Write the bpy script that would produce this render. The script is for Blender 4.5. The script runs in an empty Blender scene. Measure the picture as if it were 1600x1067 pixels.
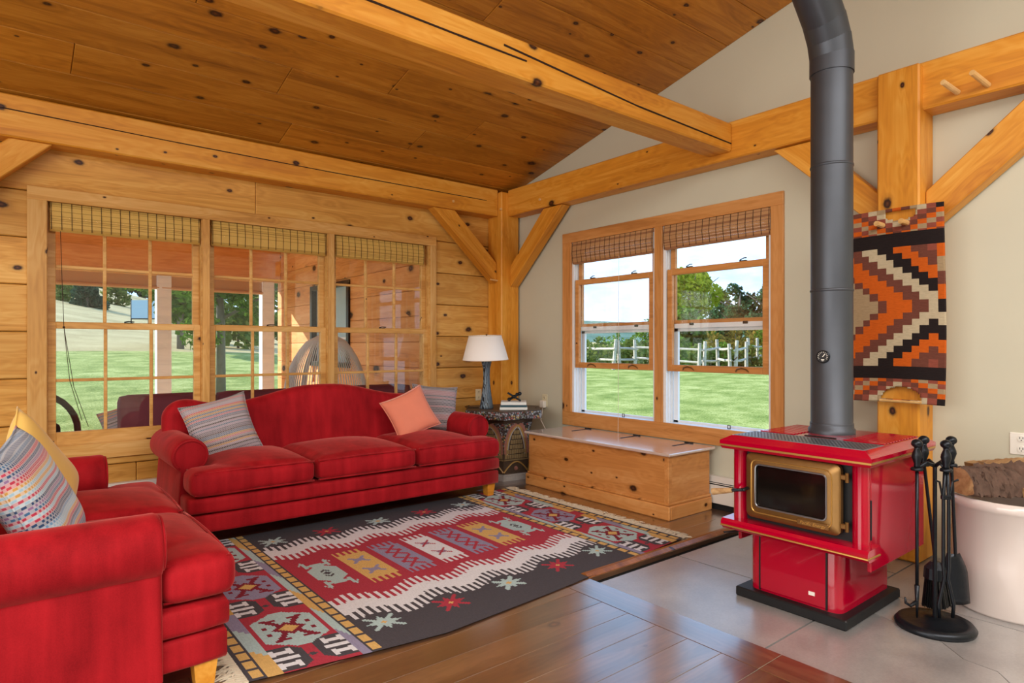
import bpy, bmesh, math, random
import numpy as np
from mathutils import Vector as V, Matrix as M, Euler
random.seed(7)
R = math.radians
sc = bpy.context.scene
COL = sc.collection

# ------------------------------------------------------------------ camera, sky, sun, large lights, exposure
TH = math.atan2(1218, 984)
CT, ST = math.cos(TH), math.sin(TH)
cam = bpy.data.cameras.new('camera'); camo = bpy.data.objects.new('camera', cam); COL.objects.link(camo)
cam.sensor_width = 36; cam.lens = 36 * 984 / 1600; cam.shift_y = 7.5 / 1600
camo.location = (0, 0, 1.3); camo.rotation_euler = (R(90), 0, TH - R(90))
cam.clip_start = .02; cam.clip_end = 4000
sc.camera = camo
sc.view_settings.view_transform = 'Standard'; sc.view_settings.look = 'None'
sc.view_settings.gamma = 1; sc.view_settings.use_curve_mapping = False
sc.view_settings.exposure = 0.0

def lin(h):
    h = h.lstrip('#'); c = [int(h[i:i + 2], 16) / 255 for i in (0, 2, 4)]
    return tuple((x / 12.92 if x <= .04045 else ((x + .055) / 1.055) ** 2.4) for x in c) + (1,)

class N:
    """small node-tree helper"""
    def __init__(s, nt): s.nt = nt; s.n = nt.nodes; s.l = nt.links
    def __call__(s, typ, ins=None, **props):
        nd = s.n.new(typ)
        for k, v in props.items(): setattr(nd, k, v)
        for k, v in (ins or {}).items():
            sock = nd.inputs[k]
            if isinstance(v, bpy.types.NodeSocket): s.l.new(v, sock)
            else: sock.default_value = v
        return nd
    def ramp(s, fac, stops, interp='LINEAR'):
        nd = s.n.new('ShaderNodeValToRGB'); cr = nd.color_ramp; cr.interpolation = interp
        while len(cr.elements) < len(stops): cr.elements.new(.5)
        for e, (p, c) in zip(cr.elements, stops): e.position = p; e.color = c if len(c) == 4 else tuple(c) + (1,)
        s.l.new(fac, nd.inputs[0]); return nd.outputs[0]
    def mix(s, fac, a, b, mode='MIX'):
        nd = s.n.new('ShaderNodeMix'); nd.data_type = 'RGBA'; nd.blend_type = mode
        for sock, v in ((nd.inputs[0], fac), (nd.inputs[6], a), (nd.inputs[7], b)):
            if isinstance(v, bpy.types.NodeSocket): s.l.new(v, sock)
            else: sock.default_value = v
        return nd.outputs[2]
    def math(s, op, a, b=0.0, c=None):
        nd = s.n.new('ShaderNodeMath'); nd.operation = op
        for i, v in enumerate((a, b, c)):
            if v is None: continue
            if isinstance(v, bpy.types.NodeSocket): s.l.new(v, nd.inputs[i])
            else: nd.inputs[i].default_value = v
        return nd.outputs[0]

w = bpy.data.worlds.new('sky'); sc.world = w; w.use_nodes = True
n = N(w.node_tree); w.node_tree.nodes.clear()
tc = n('ShaderNodeTexCoord')
sep = n('ShaderNodeSeparateXYZ', {0: tc.outputs['Generated']})
grad = n.ramp(sep.outputs[2], [(0.0, lin('aed0f0')), (.12, lin('a4caf0')), (.45, lin('8cbdec')), (1, lin('5f9ade'))])
mp = n('ShaderNodeMapping', {0: tc.outputs['Generated'], 'Scale': (2.2, 2.2, 7)})
cl = n('ShaderNodeTexNoise', {'Vector': mp.outputs[0], 'Scale': 2.0, 'Detail': 7, 'Roughness': .55})
cf = n.ramp(cl.outputs[0], [(.45, (0, 0, 0, 1)), (.68, (1, 1, 1, 1))])
skyc = n.mix(n.math('MULTIPLY', cf, .45), grad, (1, 1, 1, 1))
bg = n('ShaderNodeBackground', {0: skyc, 1: 2.3})
out = n('ShaderNodeOutputWorld', {0: bg.outputs[0]})

def light(name, typ, energy, color, loc, rot=None, dirv=None, **kw):
    d = bpy.data.lights.new(name, typ); d.energy = energy; d.color = color
    for k, v in kw.items(): setattr(d, k, v)
    o = bpy.data.objects.new(name, d); COL.objects.link(o); o.location = loc
    if dirv is not None: o.rotation_euler = V(dirv).to_track_quat('-Z', 'Y').to_euler()
    elif rot: o.rotation_euler = rot
    return o
light('sun', 'SUN', 9.0, (1, .95, .86), (0, 20, 20), dirv=(.52, -.80, -.50), angle=R(.6))
# added area fills, unseen: one overhead behind the camera, one along the west side
light('fill_overhead', 'AREA', 330, (1, .97, .93), (.8, -1.5, 3.62), dirv=(.05, .2, -1), shape='RECTANGLE', size=6.0, size_y=2.0)
light('fill_west', 'AREA', 190, (1, .97, .93), (-3.2, 1.2, 1.9), dirv=(1, .05, .0), shape='RECTANGLE', size=4.5, size_y=2.6)

# ------------------------------------------------------------------ materials
MAT = {}
def newmat(name):
    m = bpy.data.materials.new(name); m.use_nodes = True; m.node_tree.nodes.clear()
    nn = N(m.node_tree); MAT[name] = m
    o = nn('ShaderNodeOutputMaterial')
    return m, nn, o
def pbsdf(nn, o, ins):
    b = nn('ShaderNodeBsdfPrincipled', ins); nn.l.new(b.outputs[0], o.inputs[0]); return b
def bump(nn, h, strength=.2, dist=.01):
    return nn('ShaderNodeBump', {'Height': h, 'Strength': strength, 'Distance': dist}).outputs[0]
def objco(nn, rnd=True):
    t = nn('ShaderNodeTexCoord').outputs['Object']
    oi = nn('ShaderNodeObjectInfo')
    if not rnd: return t, oi.outputs['Random']
    off = nn('ShaderNodeVectorMath', {0: (37.1, 91.7, 53.3)}, operation='SCALE'); nn.l.new(oi.outputs['Random'], off.inputs['Scale'])
    a = nn('ShaderNodeVectorMath', {0: t, 1: off.outputs[0]}, operation='ADD')
    return a.outputs[0], oi.outputs['Random']

def wood(name, dark, mid, light_, knots=1.0, kscale=4.2, rough=.42, coat=.0, tint=.25, grain=1.0, spec=.4, ksize=1.0, **extra):
    m, nn, o = newmat(name)
    co, rnd = objco(nn)
    mp = nn('ShaderNodeMapping', {0: co, 'Scale': (1.1 * grain, 11 * grain, 11 * grain)})
    sx = nn('ShaderNodeSeparateXYZ', {0: co})
    kco = nn('ShaderNodeCombineXYZ', {0: nn.math('MULTIPLY', sx.outputs[0], .7), 1: nn.math('MULTIPLY', nn.math('ADD', sx.outputs[1], sx.outputs[2]), 1.1)}).outputs[0]
    vor = nn('ShaderNodeTexVoronoi', {'Vector': kco, 'Scale': kscale}, feature='F1', voronoi_dimensions='2D')
    big = nn('ShaderNodeTexNoise', {'Vector': mp.outputs[0], 'Scale': .8, 'Detail': 3, 'Distortion': .8})
    # rings bend round the knots
    kd = nn.math('SMOOTH_MIN', vor.outputs['Distance'], .45, .25)
    g = nn.math('MULTIPLY_ADD', kd, .55, big.outputs[0])
    mp2 = nn('ShaderNodeMapping', {0: co, 'Scale': (2.2 * grain, 70 * grain, 70 * grain)})
    fine = nn('ShaderNodeTexNoise', {'Vector': mp2.outputs[0], 'Scale': 1.0, 'Detail': 4})
    rings = nn.math('SINE', nn.math('MULTIPLY', g, 42.0))
    f = nn.math('ADD', nn.math('MULTIPLY_ADD', rings, .04, nn.math('MULTIPLY', big.outputs[0], .75)), nn.math('MULTIPLY', fine.outputs[0], .28))
    colr = nn.ramp(f, [(.28, lin(dark)), (.5, lin(mid)), (.72, lin(light_))])
    if knots:
        kc = nn('ShaderNodeSeparateColor', {0: vor.outputs['Color']})
        gate = nn.math('GREATER_THAN', kc.outputs[0], 1 - knots)
        kr = nn.math('MULTIPLY_ADD', nn.math('POWER', kc.outputs[1], 2.0), .12 * ksize, .035 * ksize)
        kw = nn('ShaderNodeTexNoise', {'Vector': co, 'Scale': 30, 'Detail': 2})
        kd2 = nn.math('ADD', nn.math('DIVIDE', vor.outputs['Distance'], kr), nn.math('MULTIPLY_ADD', kw.outputs[0], .7, -.35))
        core = nn.ramp(kd2, [(0, lin('6a3a1a')), (.3, lin('4a240e')), (.62, lin('2a1207')), (1, lin('55300f'))])
        kf = nn.ramp(nn.math('MULTIPLY', kd2, .5), [(.36, (1, 1, 1, 1)), (.5, (.6, .6, .6, 1)), (.62, (.2, .2, .2, 1)), (1, (0, 0, 0, 1))])
        colr = nn.mix(nn.math('MULTIPLY', kf, gate), colr, core)
    if tint:
        v = nn.math('MULTIPLY_ADD', rnd, tint, 1 - tint * .5)
        hs = nn('ShaderNodeHueSaturation', {'Value': v, 'Color': colr}); colr = hs.outputs[0]
    pbsdf(nn, o, {'Base Color': colr, 'Roughness': rough, 'Coat Weight': coat, 'Coat Roughness': .12, 'Specular IOR Level': spec,
                  'Normal': bump(nn, f, .08, .004), **extra})
    return m

def plain(name, col, rough=.5, metal=0, noise=0, nscale=20, bumpv=0, coat=0, spec=.5, sheen=0, **extra):
    m, nn, o = newmat(name)
    ins = {'Base Color': lin(col), 'Roughness': rough, 'Metallic': metal, 'Coat Weight': coat, 'Specular IOR Level': spec}
    if sheen: ins['Sheen Weight'] = sheen; ins['Sheen Roughness'] = .4
    if noise or bumpv:
        co, _ = objco(nn, False)
        t = nn('ShaderNodeTexNoise', {'Vector': co, 'Scale': nscale, 'Detail': 5})
        if noise:
            hs = nn('ShaderNodeHueSaturation', {'Color': lin(col), 'Value': nn.math('MULTIPLY_ADD', t.outputs[0], noise * 2, 1 - noise)})
            ins['Base Color'] = hs.outputs[0]
        if bumpv: ins['Normal'] = bump(nn, t.outputs[0], bumpv, .01)
    ins.update(extra)
    pbsdf(nn, o, ins); return m

def velvet(name, col, hi):
    m, nn, o = newmat(name)
    co, _ = objco(nn, False)
    st = nn('ShaderNodeTexNoise', {'Vector': nn('ShaderNodeMapping', {0: co, 'Scale': (9, 9, .6)}).outputs[0], 'Scale': 1.6, 'Detail': 4})
    bl = nn('ShaderNodeTexNoise', {'Vector': co, 'Scale': 5, 'Detail': 3})
    fi = nn('ShaderNodeTexNoise', {'Vector': co, 'Scale': 260, 'Detail': 2})
    f = nn.math('ADD', nn.math('MULTIPLY', st.outputs[0], .5), nn.math('ADD', nn.math('MULTIPLY', bl.outputs[0], .35), nn.math('MULTIPLY', fi.outputs[0], .2)))
    c = nn.ramp(f, [(.35, lin(col)), (.72, lin(hi))])
    pbsdf(nn, o, {'Base Color': c, 'Roughness': .75, 'Sheen Weight': .55, 'Sheen Roughness': .35, 'Sheen Tint': lin('ff8d85'), 'Specular IOR Level': .15,
                  'Normal': bump(nn, f, .25, .006)})
    return m

def stripes(name, cols, rows, base, dash=40, rough=.85):
    """woven rows of small dashes; rows run along local x"""
    m, nn, o = newmat(name)
    co, _ = objco(nn, False)
    s = nn('ShaderNodeSeparateXYZ', {0: co})
    y = nn.math('MULTIPLY', s.outputs[1], rows); row = nn.math('FLOOR', y)
    wn = nn('ShaderNodeTexWhiteNoise', {'W': row}, noise_dimensions='1D')
    rc = nn.ramp(wn.outputs[0], [(i / len(cols), lin(c)) for i, c in enumerate(cols)], 'CONSTANT')
    x = nn.math('ADD', nn.math('MULTIPLY', s.outputs[0], dash), nn.math('MULTIPLY', row, .5))
    tooth = nn.math('GREATER_THAN', nn.math('FRACT', x), .5)
    edge = nn.math('GREATER_THAN', nn.math('ABSOLUTE', nn.math('SUBTRACT', nn.math('FRACT', y), .5)), .36)
    f = nn.math('MULTIPLY', nn.math('MAXIMUM', tooth, edge), .45)
    c = nn.mix(f, rc, lin(base))
    fi = nn('ShaderNodeTexNoise', {'Vector': co, 'Scale': 300, 'Detail': 1})
    pbsdf(nn, o, {'Base Color': c, 'Roughness': rough, 'Sheen Weight': .2, 'Normal': bump(nn, fi.outputs[0], .4, .004)})
    return m

def vcol(name, rough=.9, nscale=120, amt=.25):
    m, nn, o = newmat(name)
    a = nn('ShaderNodeAttribute', attribute_name='Col')
    co, _ = objco(nn, False)
    t = nn('ShaderNodeTexNoise', {'Vector': nn('ShaderNodeMapping', {0: co, 'Scale': (1, .35, 1)}).outputs[0], 'Scale': nscale, 'Detail': 3})
    hs = nn('ShaderNodeHueSaturation', {'Color': a.outputs['Color'], 'Value': nn.math('MULTIPLY_ADD', t.outputs[0], amt * 2, 1 - amt)})
    pbsdf(nn, o, {'Base Color': hs.outputs[0], 'Roughness': rough, 'Specular IOR Level': .15, 'Normal': bump(nn, t.outputs[0], .5, .004)})
    return m

def glass(name, tint='ffffff'):
    m, nn, o = newmat(name)
    ge = nn('ShaderNodeNewGeometry')
    dt = nn('ShaderNodeVectorMath', {0: ge.outputs['Normal'], 1: ge.outputs['Incoming']}, operation='DOT_PRODUCT')
    fr = nn('ShaderNodeMath', {0: nn.math('POWER', nn.math('SUBTRACT', 1.0, nn.math('ABSOLUTE', dt.outputs['Value'])), 5.0), 1: .96, 2: .04}, operation='MULTIPLY_ADD')
    t = nn('ShaderNodeBsdfTransparent', {0: lin(tint)}); g = nn('ShaderNodeBsdfGlossy', {'Roughness': 0.0})
    mx = nn('ShaderNodeMixShader', {0: fr.outputs[0], 1: t.outputs[0], 2: g.outputs[0]}); nn.l.new(mx.outputs[0], o.inputs[0]); return m

wood('pine_ceiling', '8f5714', 'b4741f', 'c88a30', knots=.55, kscale=4.2, rough=.42, tint=.26)
wood('pine_beam', 'bd7420', 'd8912c', 'e6a848', knots=.3, kscale=4.4, ksize=.8, rough=.45, tint=.12)
wood('pine_log', 'b0782e', 'd09846', 'e0b262', knots=.4, kscale=4.2, rough=.45, tint=.28)
wood('pine_trim', 'b88240', 'd4a056', 'e4ba76', knots=.35, kscale=4.5, ksize=.7, rough=.45, tint=.14)
wood('pine_trim_red', 'ac7038', 'c8894a', 'd89c5e', knots=.3, ksize=.7, kscale=4.0, rough=.45, tint=.1)
wood('pine_chest', 'ad6c34', 'c98848', 'd79c5e', knots=.5, kscale=5.6, rough=.35, tint=.06)
wood('floor_wood', '3f291c', '5c402c', '75553c', knots=.12, kscale=5, rough=.3, coat=1.0, tint=.35, spec=.5, **{'IOR': 2.1, 'Coat IOR': 2.5, 'Coat Roughness': .17})
wood('nosing_wood', '6a3a14', '8d5420', 'a86a30', knots=.2, rough=.3, tint=.1)
wood('lid_wood_sheen', 'c4ae9e', 'd6c4b8', 'e2d4ca', knots=.1, rough=.22, tint=.0, coat=1.0, **{'Coat IOR': 2.3, 'IOR': 1.8})  # paler than the chest: window reflection put into the lid colour
wood('porch_wood', 'cc8444', 'e6a05c', 'f0b676', knots=.3, kscale=2.5, rough=.6, tint=.12)
wood('peg_wood', 'c99a58', 'dcb070', 'e8c48a', knots=0, rough=.6, tint=.1)
wood('deck_wood', 'a08a70', 'c0a888', 'd2bda0', knots=.1, rough=.8, tint=.2)
wood('grey_rail', '8f8a80', 'b0aa9e', 'c8c2b6', knots=.1, rough=.9, tint=.2)
wood('white_post', 'd6dce4', 'e6ecf2', 'f2f6fa', knots=0, rough=.6, tint=.05)
wood('split_wood', '8a6440', 'b08a5c', 'c8a678', knots=0, rough=.8, tint=.15)
plain('plaster', 'c8c5b0', .75, noise=.03, nscale=3, bumpv=.06)
plain('white_paint', 'e3e1db', .4)
plain('vinyl', 'e9ecee', .35)
plain('heater_white', 'd8d4cc', .4)
plain('black', '0d0d0f', .45)
plain('dark_gap', '080706', .9)
plain('iron', '20242a', .34, metal=.6, noise=.25, nscale=40, bumpv=.15)
plain('pipe_black', '4a4e55', .45, metal=.6, noise=.18, nscale=6, bumpv=.04)
plain('stove_red', 'a80026', .1, coat=.6, spec=.5)
plain('stove_black', '121417', .5, metal=.2, noise=.2, nscale=60)
plain('bronze', '8a673a', .33, metal=.75, noise=.12, nscale=30)
plain('gold', 'd2a65a', .3, metal=.8)
plain('steel', '9a9ea3', .3, metal=.9)
plain('grate', '80858e', .38, metal=.6)
plain('sooty_glass', '100d0b', .08, noise=.5, nscale=6, spec=.5)
plain('crock_glaze', 'd9cdc6', .16, coat=.5, noise=.05, nscale=5)
plain('lamp_shade', 'fbfaf6', .8, bumpv=.03)
plain('plastic_white', 'ece8de', .35)
plain('plastic_cream', 'd9cfae', .4)
plain('book_white', 'e8ece8', .6)
plain('book_cover', '28505e', .5)
plain('book_tan', 'b9b07a', .6)
plain('peach_cloth', 'e88a6e', .85, noise=.06, nscale=12, sheen=.4, bumpv=.1)
plain('yellow_cloth', 'e6bd62', .85, noise=.05, nscale=12, sheen=.3, bumpv=.1)
plain('maroon_cloth', '6a3340', .85, noise=.1, nscale=8)
plain('pink_cloth', 'c99ba0', .85)
plain('cream_cloth', 'e0d4c2', .9, noise=.1, nscale=80)
plain('navy_cloth', '1b1f2b', .7, noise=.2, nscale=14, bumpv=.2)
plain('wicker_white', 'cfd2d2', .6)
plain('wicker_dark', '23160f', .5)
plain('bark', '5c463a', .95, noise=.6, nscale=22, bumpv=1.0)
plain('trunk_bark', '6d675c', .95, noise=.3, nscale=8, bumpv=.6)
plain('shutter_blue', 'a8c6d2', .4)
plain('net_blue', 'a3c0cc', .7)
plain('fringe', 'd8cdb6', .9)
velvet('velvet', '7e0812', 'ba1c26')
stripes('stripe_multi', ['6e6a78', '9d8fa0', '4e4650', 'c0564a', '8d8894', '5a6f86', 'b58a4a', 'a09aa6', '3e3840', 'b9707a'], 80, 'd2c9c4', 90)
stripes('stripe_blue', ['24456e', 'b8304c', '6d9cc0', 'c8444e', '2f4f7a', '9fc4d6', 'd0a050', '8e6f98', '3a6a94', 'bc3e58'], 82, 'e2e0de', 78)
stripes('stripe_grey', ['4f4d58', '8c8490', '3d3b46', 'a07078', '77727e', '565260'], 62, 'd4cecb', 75)
vcol('kilim_rug', nscale=150, amt=.22)
vcol('kilim_wall', nscale=120, amt=.2)
glass('pane_glass'); 

# lamp base: dark carved swirls
m, nn, o = newmat('lamp_swirl')
co, _ = objco(nn, False)
wv = nn('ShaderNodeTexWave', {'Vector': nn('ShaderNodeMapping', {0: co, 'Scale': (14, 14, 5)}).outputs[0], 'Scale': 2.2, 'Distortion': 9, 'Detail': 1.5})
c = nn.ramp(wv.outputs[0], [(.4, lin('10161c')), (.62, lin('6d8190'))])
pbsdf(nn, o, {'Base Color': c, 'Roughness': .3, 'Normal': bump(nn, wv.outputs[0], .4, .004)})
# painted carving
m, nn, o = newmat('carved_paint')
co, _ = objco(nn, False)
vo = nn('ShaderNodeTexVoronoi', {'Vector': co, 'Scale': 62})
sc_ = nn('ShaderNodeSeparateColor', {0: vo.outputs['Color']})
c = nn.ramp(sc_.outputs[0], [(0, lin('4a4440')), (.22, lin('85868a')), (.48, lin('a3adb4')), (.7, lin('a0544a')), (.82, lin('b89c60')), (.92, lin('667a5c'))], 'CONSTANT')
c = nn.mix(nn.ramp(vo.outputs['Distance'], [(.35, (0, 0, 0, 1)), (.75, (1, 1, 1, 1))]), c, lin('2c2522'))
pbsdf(nn, o, {'Base Color': c, 'Roughness': .35, 'Normal': bump(nn, vo.outputs['Distance'], .2, .004)})
plain('carve_dark', '4a3c30', .5, noise=.3, nscale=30)
plain('carve_brick', '8c7854', .5, noise=.3, nscale=40)
plain('carve_gold', 'b08a4c', .4, noise=.2, nscale=40)
plain('carve_grey', 'a8a4a0', .4, noise=.2, nscale=40)
plain('carve_rose', '9c6a5c', .45, noise=.3, nscale=50)
# hearth tile: ribbed slate
m, nn, o = newmat('hearth_tile')
co, rnd = objco(nn)
wv = nn('ShaderNodeTexWave', {'Vector': nn('ShaderNodeMapping', {0: co, 'Rotation': (0, 0, R(20))}).outputs[0], 'Scale': 55, 'Distortion': 1.0})
ns = nn('ShaderNodeTexNoise', {'Vector': co, 'Scale': 4, 'Detail': 6})
ns2 = nn('ShaderNodeTexNoise', {'Vector': co, 'Scale': 90, 'Detail': 2})
c = nn.ramp(nn.math('ADD', nn.math('MULTIPLY', ns.outputs[0], .7), nn.math('MULTIPLY', ns2.outputs[0], .3)), [(.35, lin('7f7d7c')), (.65, lin('a5a29f'))])
pbsdf(nn, o, {'Base Color': c, 'Roughness': .4, 'IOR': 1.9, 'Coat Weight': 1.0, 'Coat IOR': 2.1, 'Coat Roughness': .28, 'Normal': bump(nn, nn.math('ADD', wv.outputs[0], ns2.outputs[0]), .35, .004)})
# outdoors
def grassmat(name, a, b, c3, sc1=1.2):
    m, nn, o = newmat(name)
    t = nn('ShaderNodeTexCoord').outputs['Object']
    n1 = nn('ShaderNodeTexNoise', {'Vector': t, 'Scale': sc1, 'Detail': 8, 'Roughness': .65})
    n2 = nn('ShaderNodeTexNoise', {'Vector': t, 'Scale': 26, 'Detail': 4, 'Roughness': .7})
    n3 = nn('ShaderNodeTexNoise', {'Vector': nn('ShaderNodeMapping', {0: t, 'Scale': (1, 1, 1)}).outputs[0], 'Scale': 75, 'Detail': 2})
    f = nn.math('ADD', nn.math('MULTIPLY', n1.outputs[0], .35), nn.math('ADD', nn.math('MULTIPLY', n2.outputs[0], .35), nn.math('MULTIPLY', n3.outputs[0], .3)))
    cc = nn.ramp(f, [(.41, lin(a)), (.5, lin(b)), (.59, lin(c3))])
    pbsdf(nn, o, {'Base Color': cc, 'Roughness': .95, 'Specular IOR Level': .1, 'Normal': bump(nn, f, .7, .05)})
grassmat('lawn', '52682a', '86944a', 'babc7e')
grassmat('dry_field', '92845a', 'b0a276', 'c4b88c', .3)
grassmat('far_wood_haze', '3a5642', '557263', '6d8a7e', .03)  # distance haze is mixed into the bluish forest colour
def leafmat(name, a, b):
    m, nn, o = newmat(name)
    g = nn('ShaderNodeNewGeometry')
    cc = nn.ramp(g.outputs['Random Per Island'], [(0, lin(a)), (1, lin(b))])
    d = nn('ShaderNodeBsdfDiffuse', {0: cc}); t = nn('ShaderNodeBsdfTranslucent', {0: cc})
    mx = nn('ShaderNodeMixShader', {0: .4, 1: d.outputs[0], 2: t.outputs[0]}); nn.l.new(mx.outputs[0], o.inputs[0])
leafmat('leaf_maple', '37591f', '6f9438')
leafmat('leaf_yellow', '6f8a22', 'a9b640')
leafmat('leaf_dark', '24432e', '4c7350')
leafmat('leaf_juniper', '1a362a', '3d614a')
leafmat('leaf_shrub', '4a682e', '828e46')
leafmat('leaf_rust', '6c6a30', '9a843e')

# ------------------------------------------------------------------ geometry helpers
def link(name, me, mat=None, parent=None, loc=(0, 0, 0), rot=(0, 0, 0), smooth=False):
    o = bpy.data.objects.new(name, me); COL.objects.link(o)
    if mat is not None:
        mats = mat if isinstance(mat, (list, tuple)) else [mat]
        if len(me.materials) == 0:
            for k in mats: me.materials.append(MAT[k] if isinstance(k, str) else k)
    o.location = loc; o.rotation_euler = rot
    if parent: o.parent = parent
    if smooth:
        for p in me.polygons: p.use_smooth = True
    return o
def obj(name, bm, mat, parent=None, loc=(0, 0, 0), rot=(0, 0, 0), smooth=False, angle=None):
    me = bpy.data.meshes.new(name); bm.normal_update(); bm.to_mesh(me); bm.free()
    o = link(name, me, mat, parent, loc, rot, smooth or angle is not None)
    if angle is not None:
        try: me.set_sharp_from_angle(angle=R(angle))
        except Exception: pass
    return o
def tag(o, label=None, cat=None, group=None, kind=None):
    if label: o['label'] = label
    if cat: o['category'] = cat
    if group: o['group'] = group
    if kind: o['kind'] = kind
    return o
def empty(name, loc=(0, 0, 0), rotz=0, label=None, cat=None, group=None, kind=None):
    o = bpy.data.objects.new(name, None); COL.objects.link(o); o.location = loc; o.rotation_euler = (0, 0, rotz)
    o.empty_display_size = .1
    return tag(o, label, cat, group, kind)
def copy_tree(o, parent=None):
    c = o.copy(); COL.objects.link(c); c.parent = parent
    for ch in list(o.children): copy_tree(ch, c)
    return c
def B(): return bmesh.new()
def box(bm, x0, x1, y0, y1, z0, z1, bev=0, mi=0, mat=None, seg=1):
    r = bmesh.ops.create_cube(bm, size=1)
    vs = r['verts']
    bmesh.ops.scale(bm, vec=(x1 - x0, y1 - y0, z1 - z0), verts=vs)
    bmesh.ops.translate(bm, vec=((x0 + x1) / 2, (y0 + y1) / 2, (z0 + z1) / 2), verts=vs)
    fs = list({f for v in vs for f in v.link_faces})
    if bev:
        es = list({e for v in vs for e in v.link_edges})
        rr = bmesh.ops.bevel(bm, geom=es, offset=bev, segments=seg, affect='EDGES', profile=.5)
        fs = [f for f in set(fs) | set(rr['faces']) if f.is_valid]
        vs = list({v for f in fs for v in f.verts})
    for f in fs: f.material_index = mi
    if mat is not None: bmesh.ops.transform(bm, matrix=mat, verts=vs)
    return vs
def lathe(bm, prof, seg=24, cx=0, cy=0, mi=0, mat=None, cap=True, a0=0, a1=2 * math.pi):
    full = abs(a1 - a0 - 2 * math.pi) < 1e-6
    k = seg if full else seg + 1
    rings = []
    for r, z in prof:
        rings.append([bm.verts.new((cx + r * math.cos(a0 + (a1 - a0) * i / seg), cy + r * math.sin(a0 + (a1 - a0) * i / seg), z)) for i in range(k)])
    for a, b in zip(rings, rings[1:]):
        for i in range(seg):
            j = (i + 1) % k
            f = bm.faces.new((a[i], a[j], b[j], b[i])); f.material_index = mi
    if cap and full:
        for rg, flip in ((rings[0], True), (rings[-1], False)):
            if prof[0 if flip else -1][0] > 1e-5:
                f = bm.faces.new(list(reversed(rg)) if flip else rg); f.material_index = mi
    vs = [v for r in rings for v in r]
    if mat is not None: bmesh.ops.transform(bm, matrix=mat, verts=vs)
    return vs
def tube(bm, pts, r, seg=8, mi=0, closed=False, radii=None):
    pts = [V(p) for p in pts]; nP = len(pts); rings = []
    prev = None
    for i, p in enumerate(pts):
        if closed: t = pts[(i + 1) % nP] - pts[i - 1]
        else: t = pts[min(i + 1, nP - 1)] - pts[max(i - 1, 0)]
        t.normalize()
        if prev is None:
            u = t.orthogonal().normalized()
        else:
            u = (prev - t * prev.dot(t)); u = u.normalized() if u.length > 1e-6 else t.orthogonal().normalized()
        prev = u; v = t.cross(u)
        rr = radii[i] if radii else r
        rings.append([bm.verts.new(p + (u * math.cos(2 * math.pi * k / seg) + v * math.sin(2 * math.pi * k / seg)) * rr) for k in range(seg)])
    prs = list(zip(rings, rings[1:])) + ([(rings[-1], rings[0])] if closed else [])
    for a, b in prs:
        for k in range(seg):
            f = bm.faces.new((a[k], a[(k + 1) % seg], b[(k + 1) % seg], b[k])); f.material_index = mi
    if not closed:
        bm.faces.new(list(reversed(rings[0]))).material_index = mi; bm.faces.new(rings[-1]).material_index = mi
    return [v for r_ in rings for v in r_]
def cyl(bm, p0, p1, r0, r1=None, seg=16, mi=0):
    return tube(bm, [p0, p1], r0, seg, mi, radii=[r0, r0 if r1 is None else r1])
def prism(bm, poly, z0, z1, mi=0, mat=None):
    a = [bm.verts.new((x, y, z0)) for x, y in poly]; b = [bm.verts.new((x, y, z1)) for x, y in poly]
    fs = [bm.faces.new(list(reversed(a))), bm.faces.new(b)]
    for i in range(len(poly)):
        j = (i + 1) % len(poly); fs.append(bm.faces.new((a[i], a[j], b[j], b[i])))
    for f in fs: f.material_index = mi
    if mat is not None: bmesh.ops.transform(bm, matrix=mat, verts=a + b)
    return a + b
def sphere(bm, c, r, u=16, v=10, mi=0, sq=(1, 1, 1)):
    res = bmesh.ops.create_uvsphere(bm, u_segments=u, v_segments=v, radius=r)
    bmesh.ops.scale(bm, vec=sq, verts=res['verts']); bmesh.ops.translate(bm, vec=c, verts=res['verts'])
    for f in {f for vv in res['verts'] for f in vv.link_faces}: f.material_index = mi
    return res['verts']
_bc = {}
def board(name, L, W, T, mat, parent, loc, rot=(0, 0, 0), bev=.003):
    """a plank, long axis local x, centred; equal planks share one mesh"""
    k = (round(L, 4), round(W, 4), round(T, 4), mat, bev)
    if k in _bc: return link(name, _bc[k], None, parent, loc, rot)
    bm = B(); box(bm, -L / 2, L / 2, -W / 2, W / 2, -T / 2, T / 2, bev)
    o = obj(name, bm, mat, parent, loc, rot); _bc[k] = o.data; return o
def beam(name, p0, p1, w, h, mat, parent=None, bev=.008, up=(0, 0, 1), ext=0):
    """squared timber from p0 to p1 (axis points); w across, h along 'up'"""
    p0, p1 = V(p0), V(p1); d = (p1 - p0); L = d.length; x = d / L
    upv = V(up); y = upv.cross(x).normalized(); z = x.cross(y)
    rot = M((x, y, z)).transposed().to_euler()
    bm = B(); box(bm, -L / 2, L / 2, -w / 2, w / 2, -h / 2, h / 2, bev)
    return obj(name, bm, mat, parent, (p0 + p1) / 2, rot)
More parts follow.
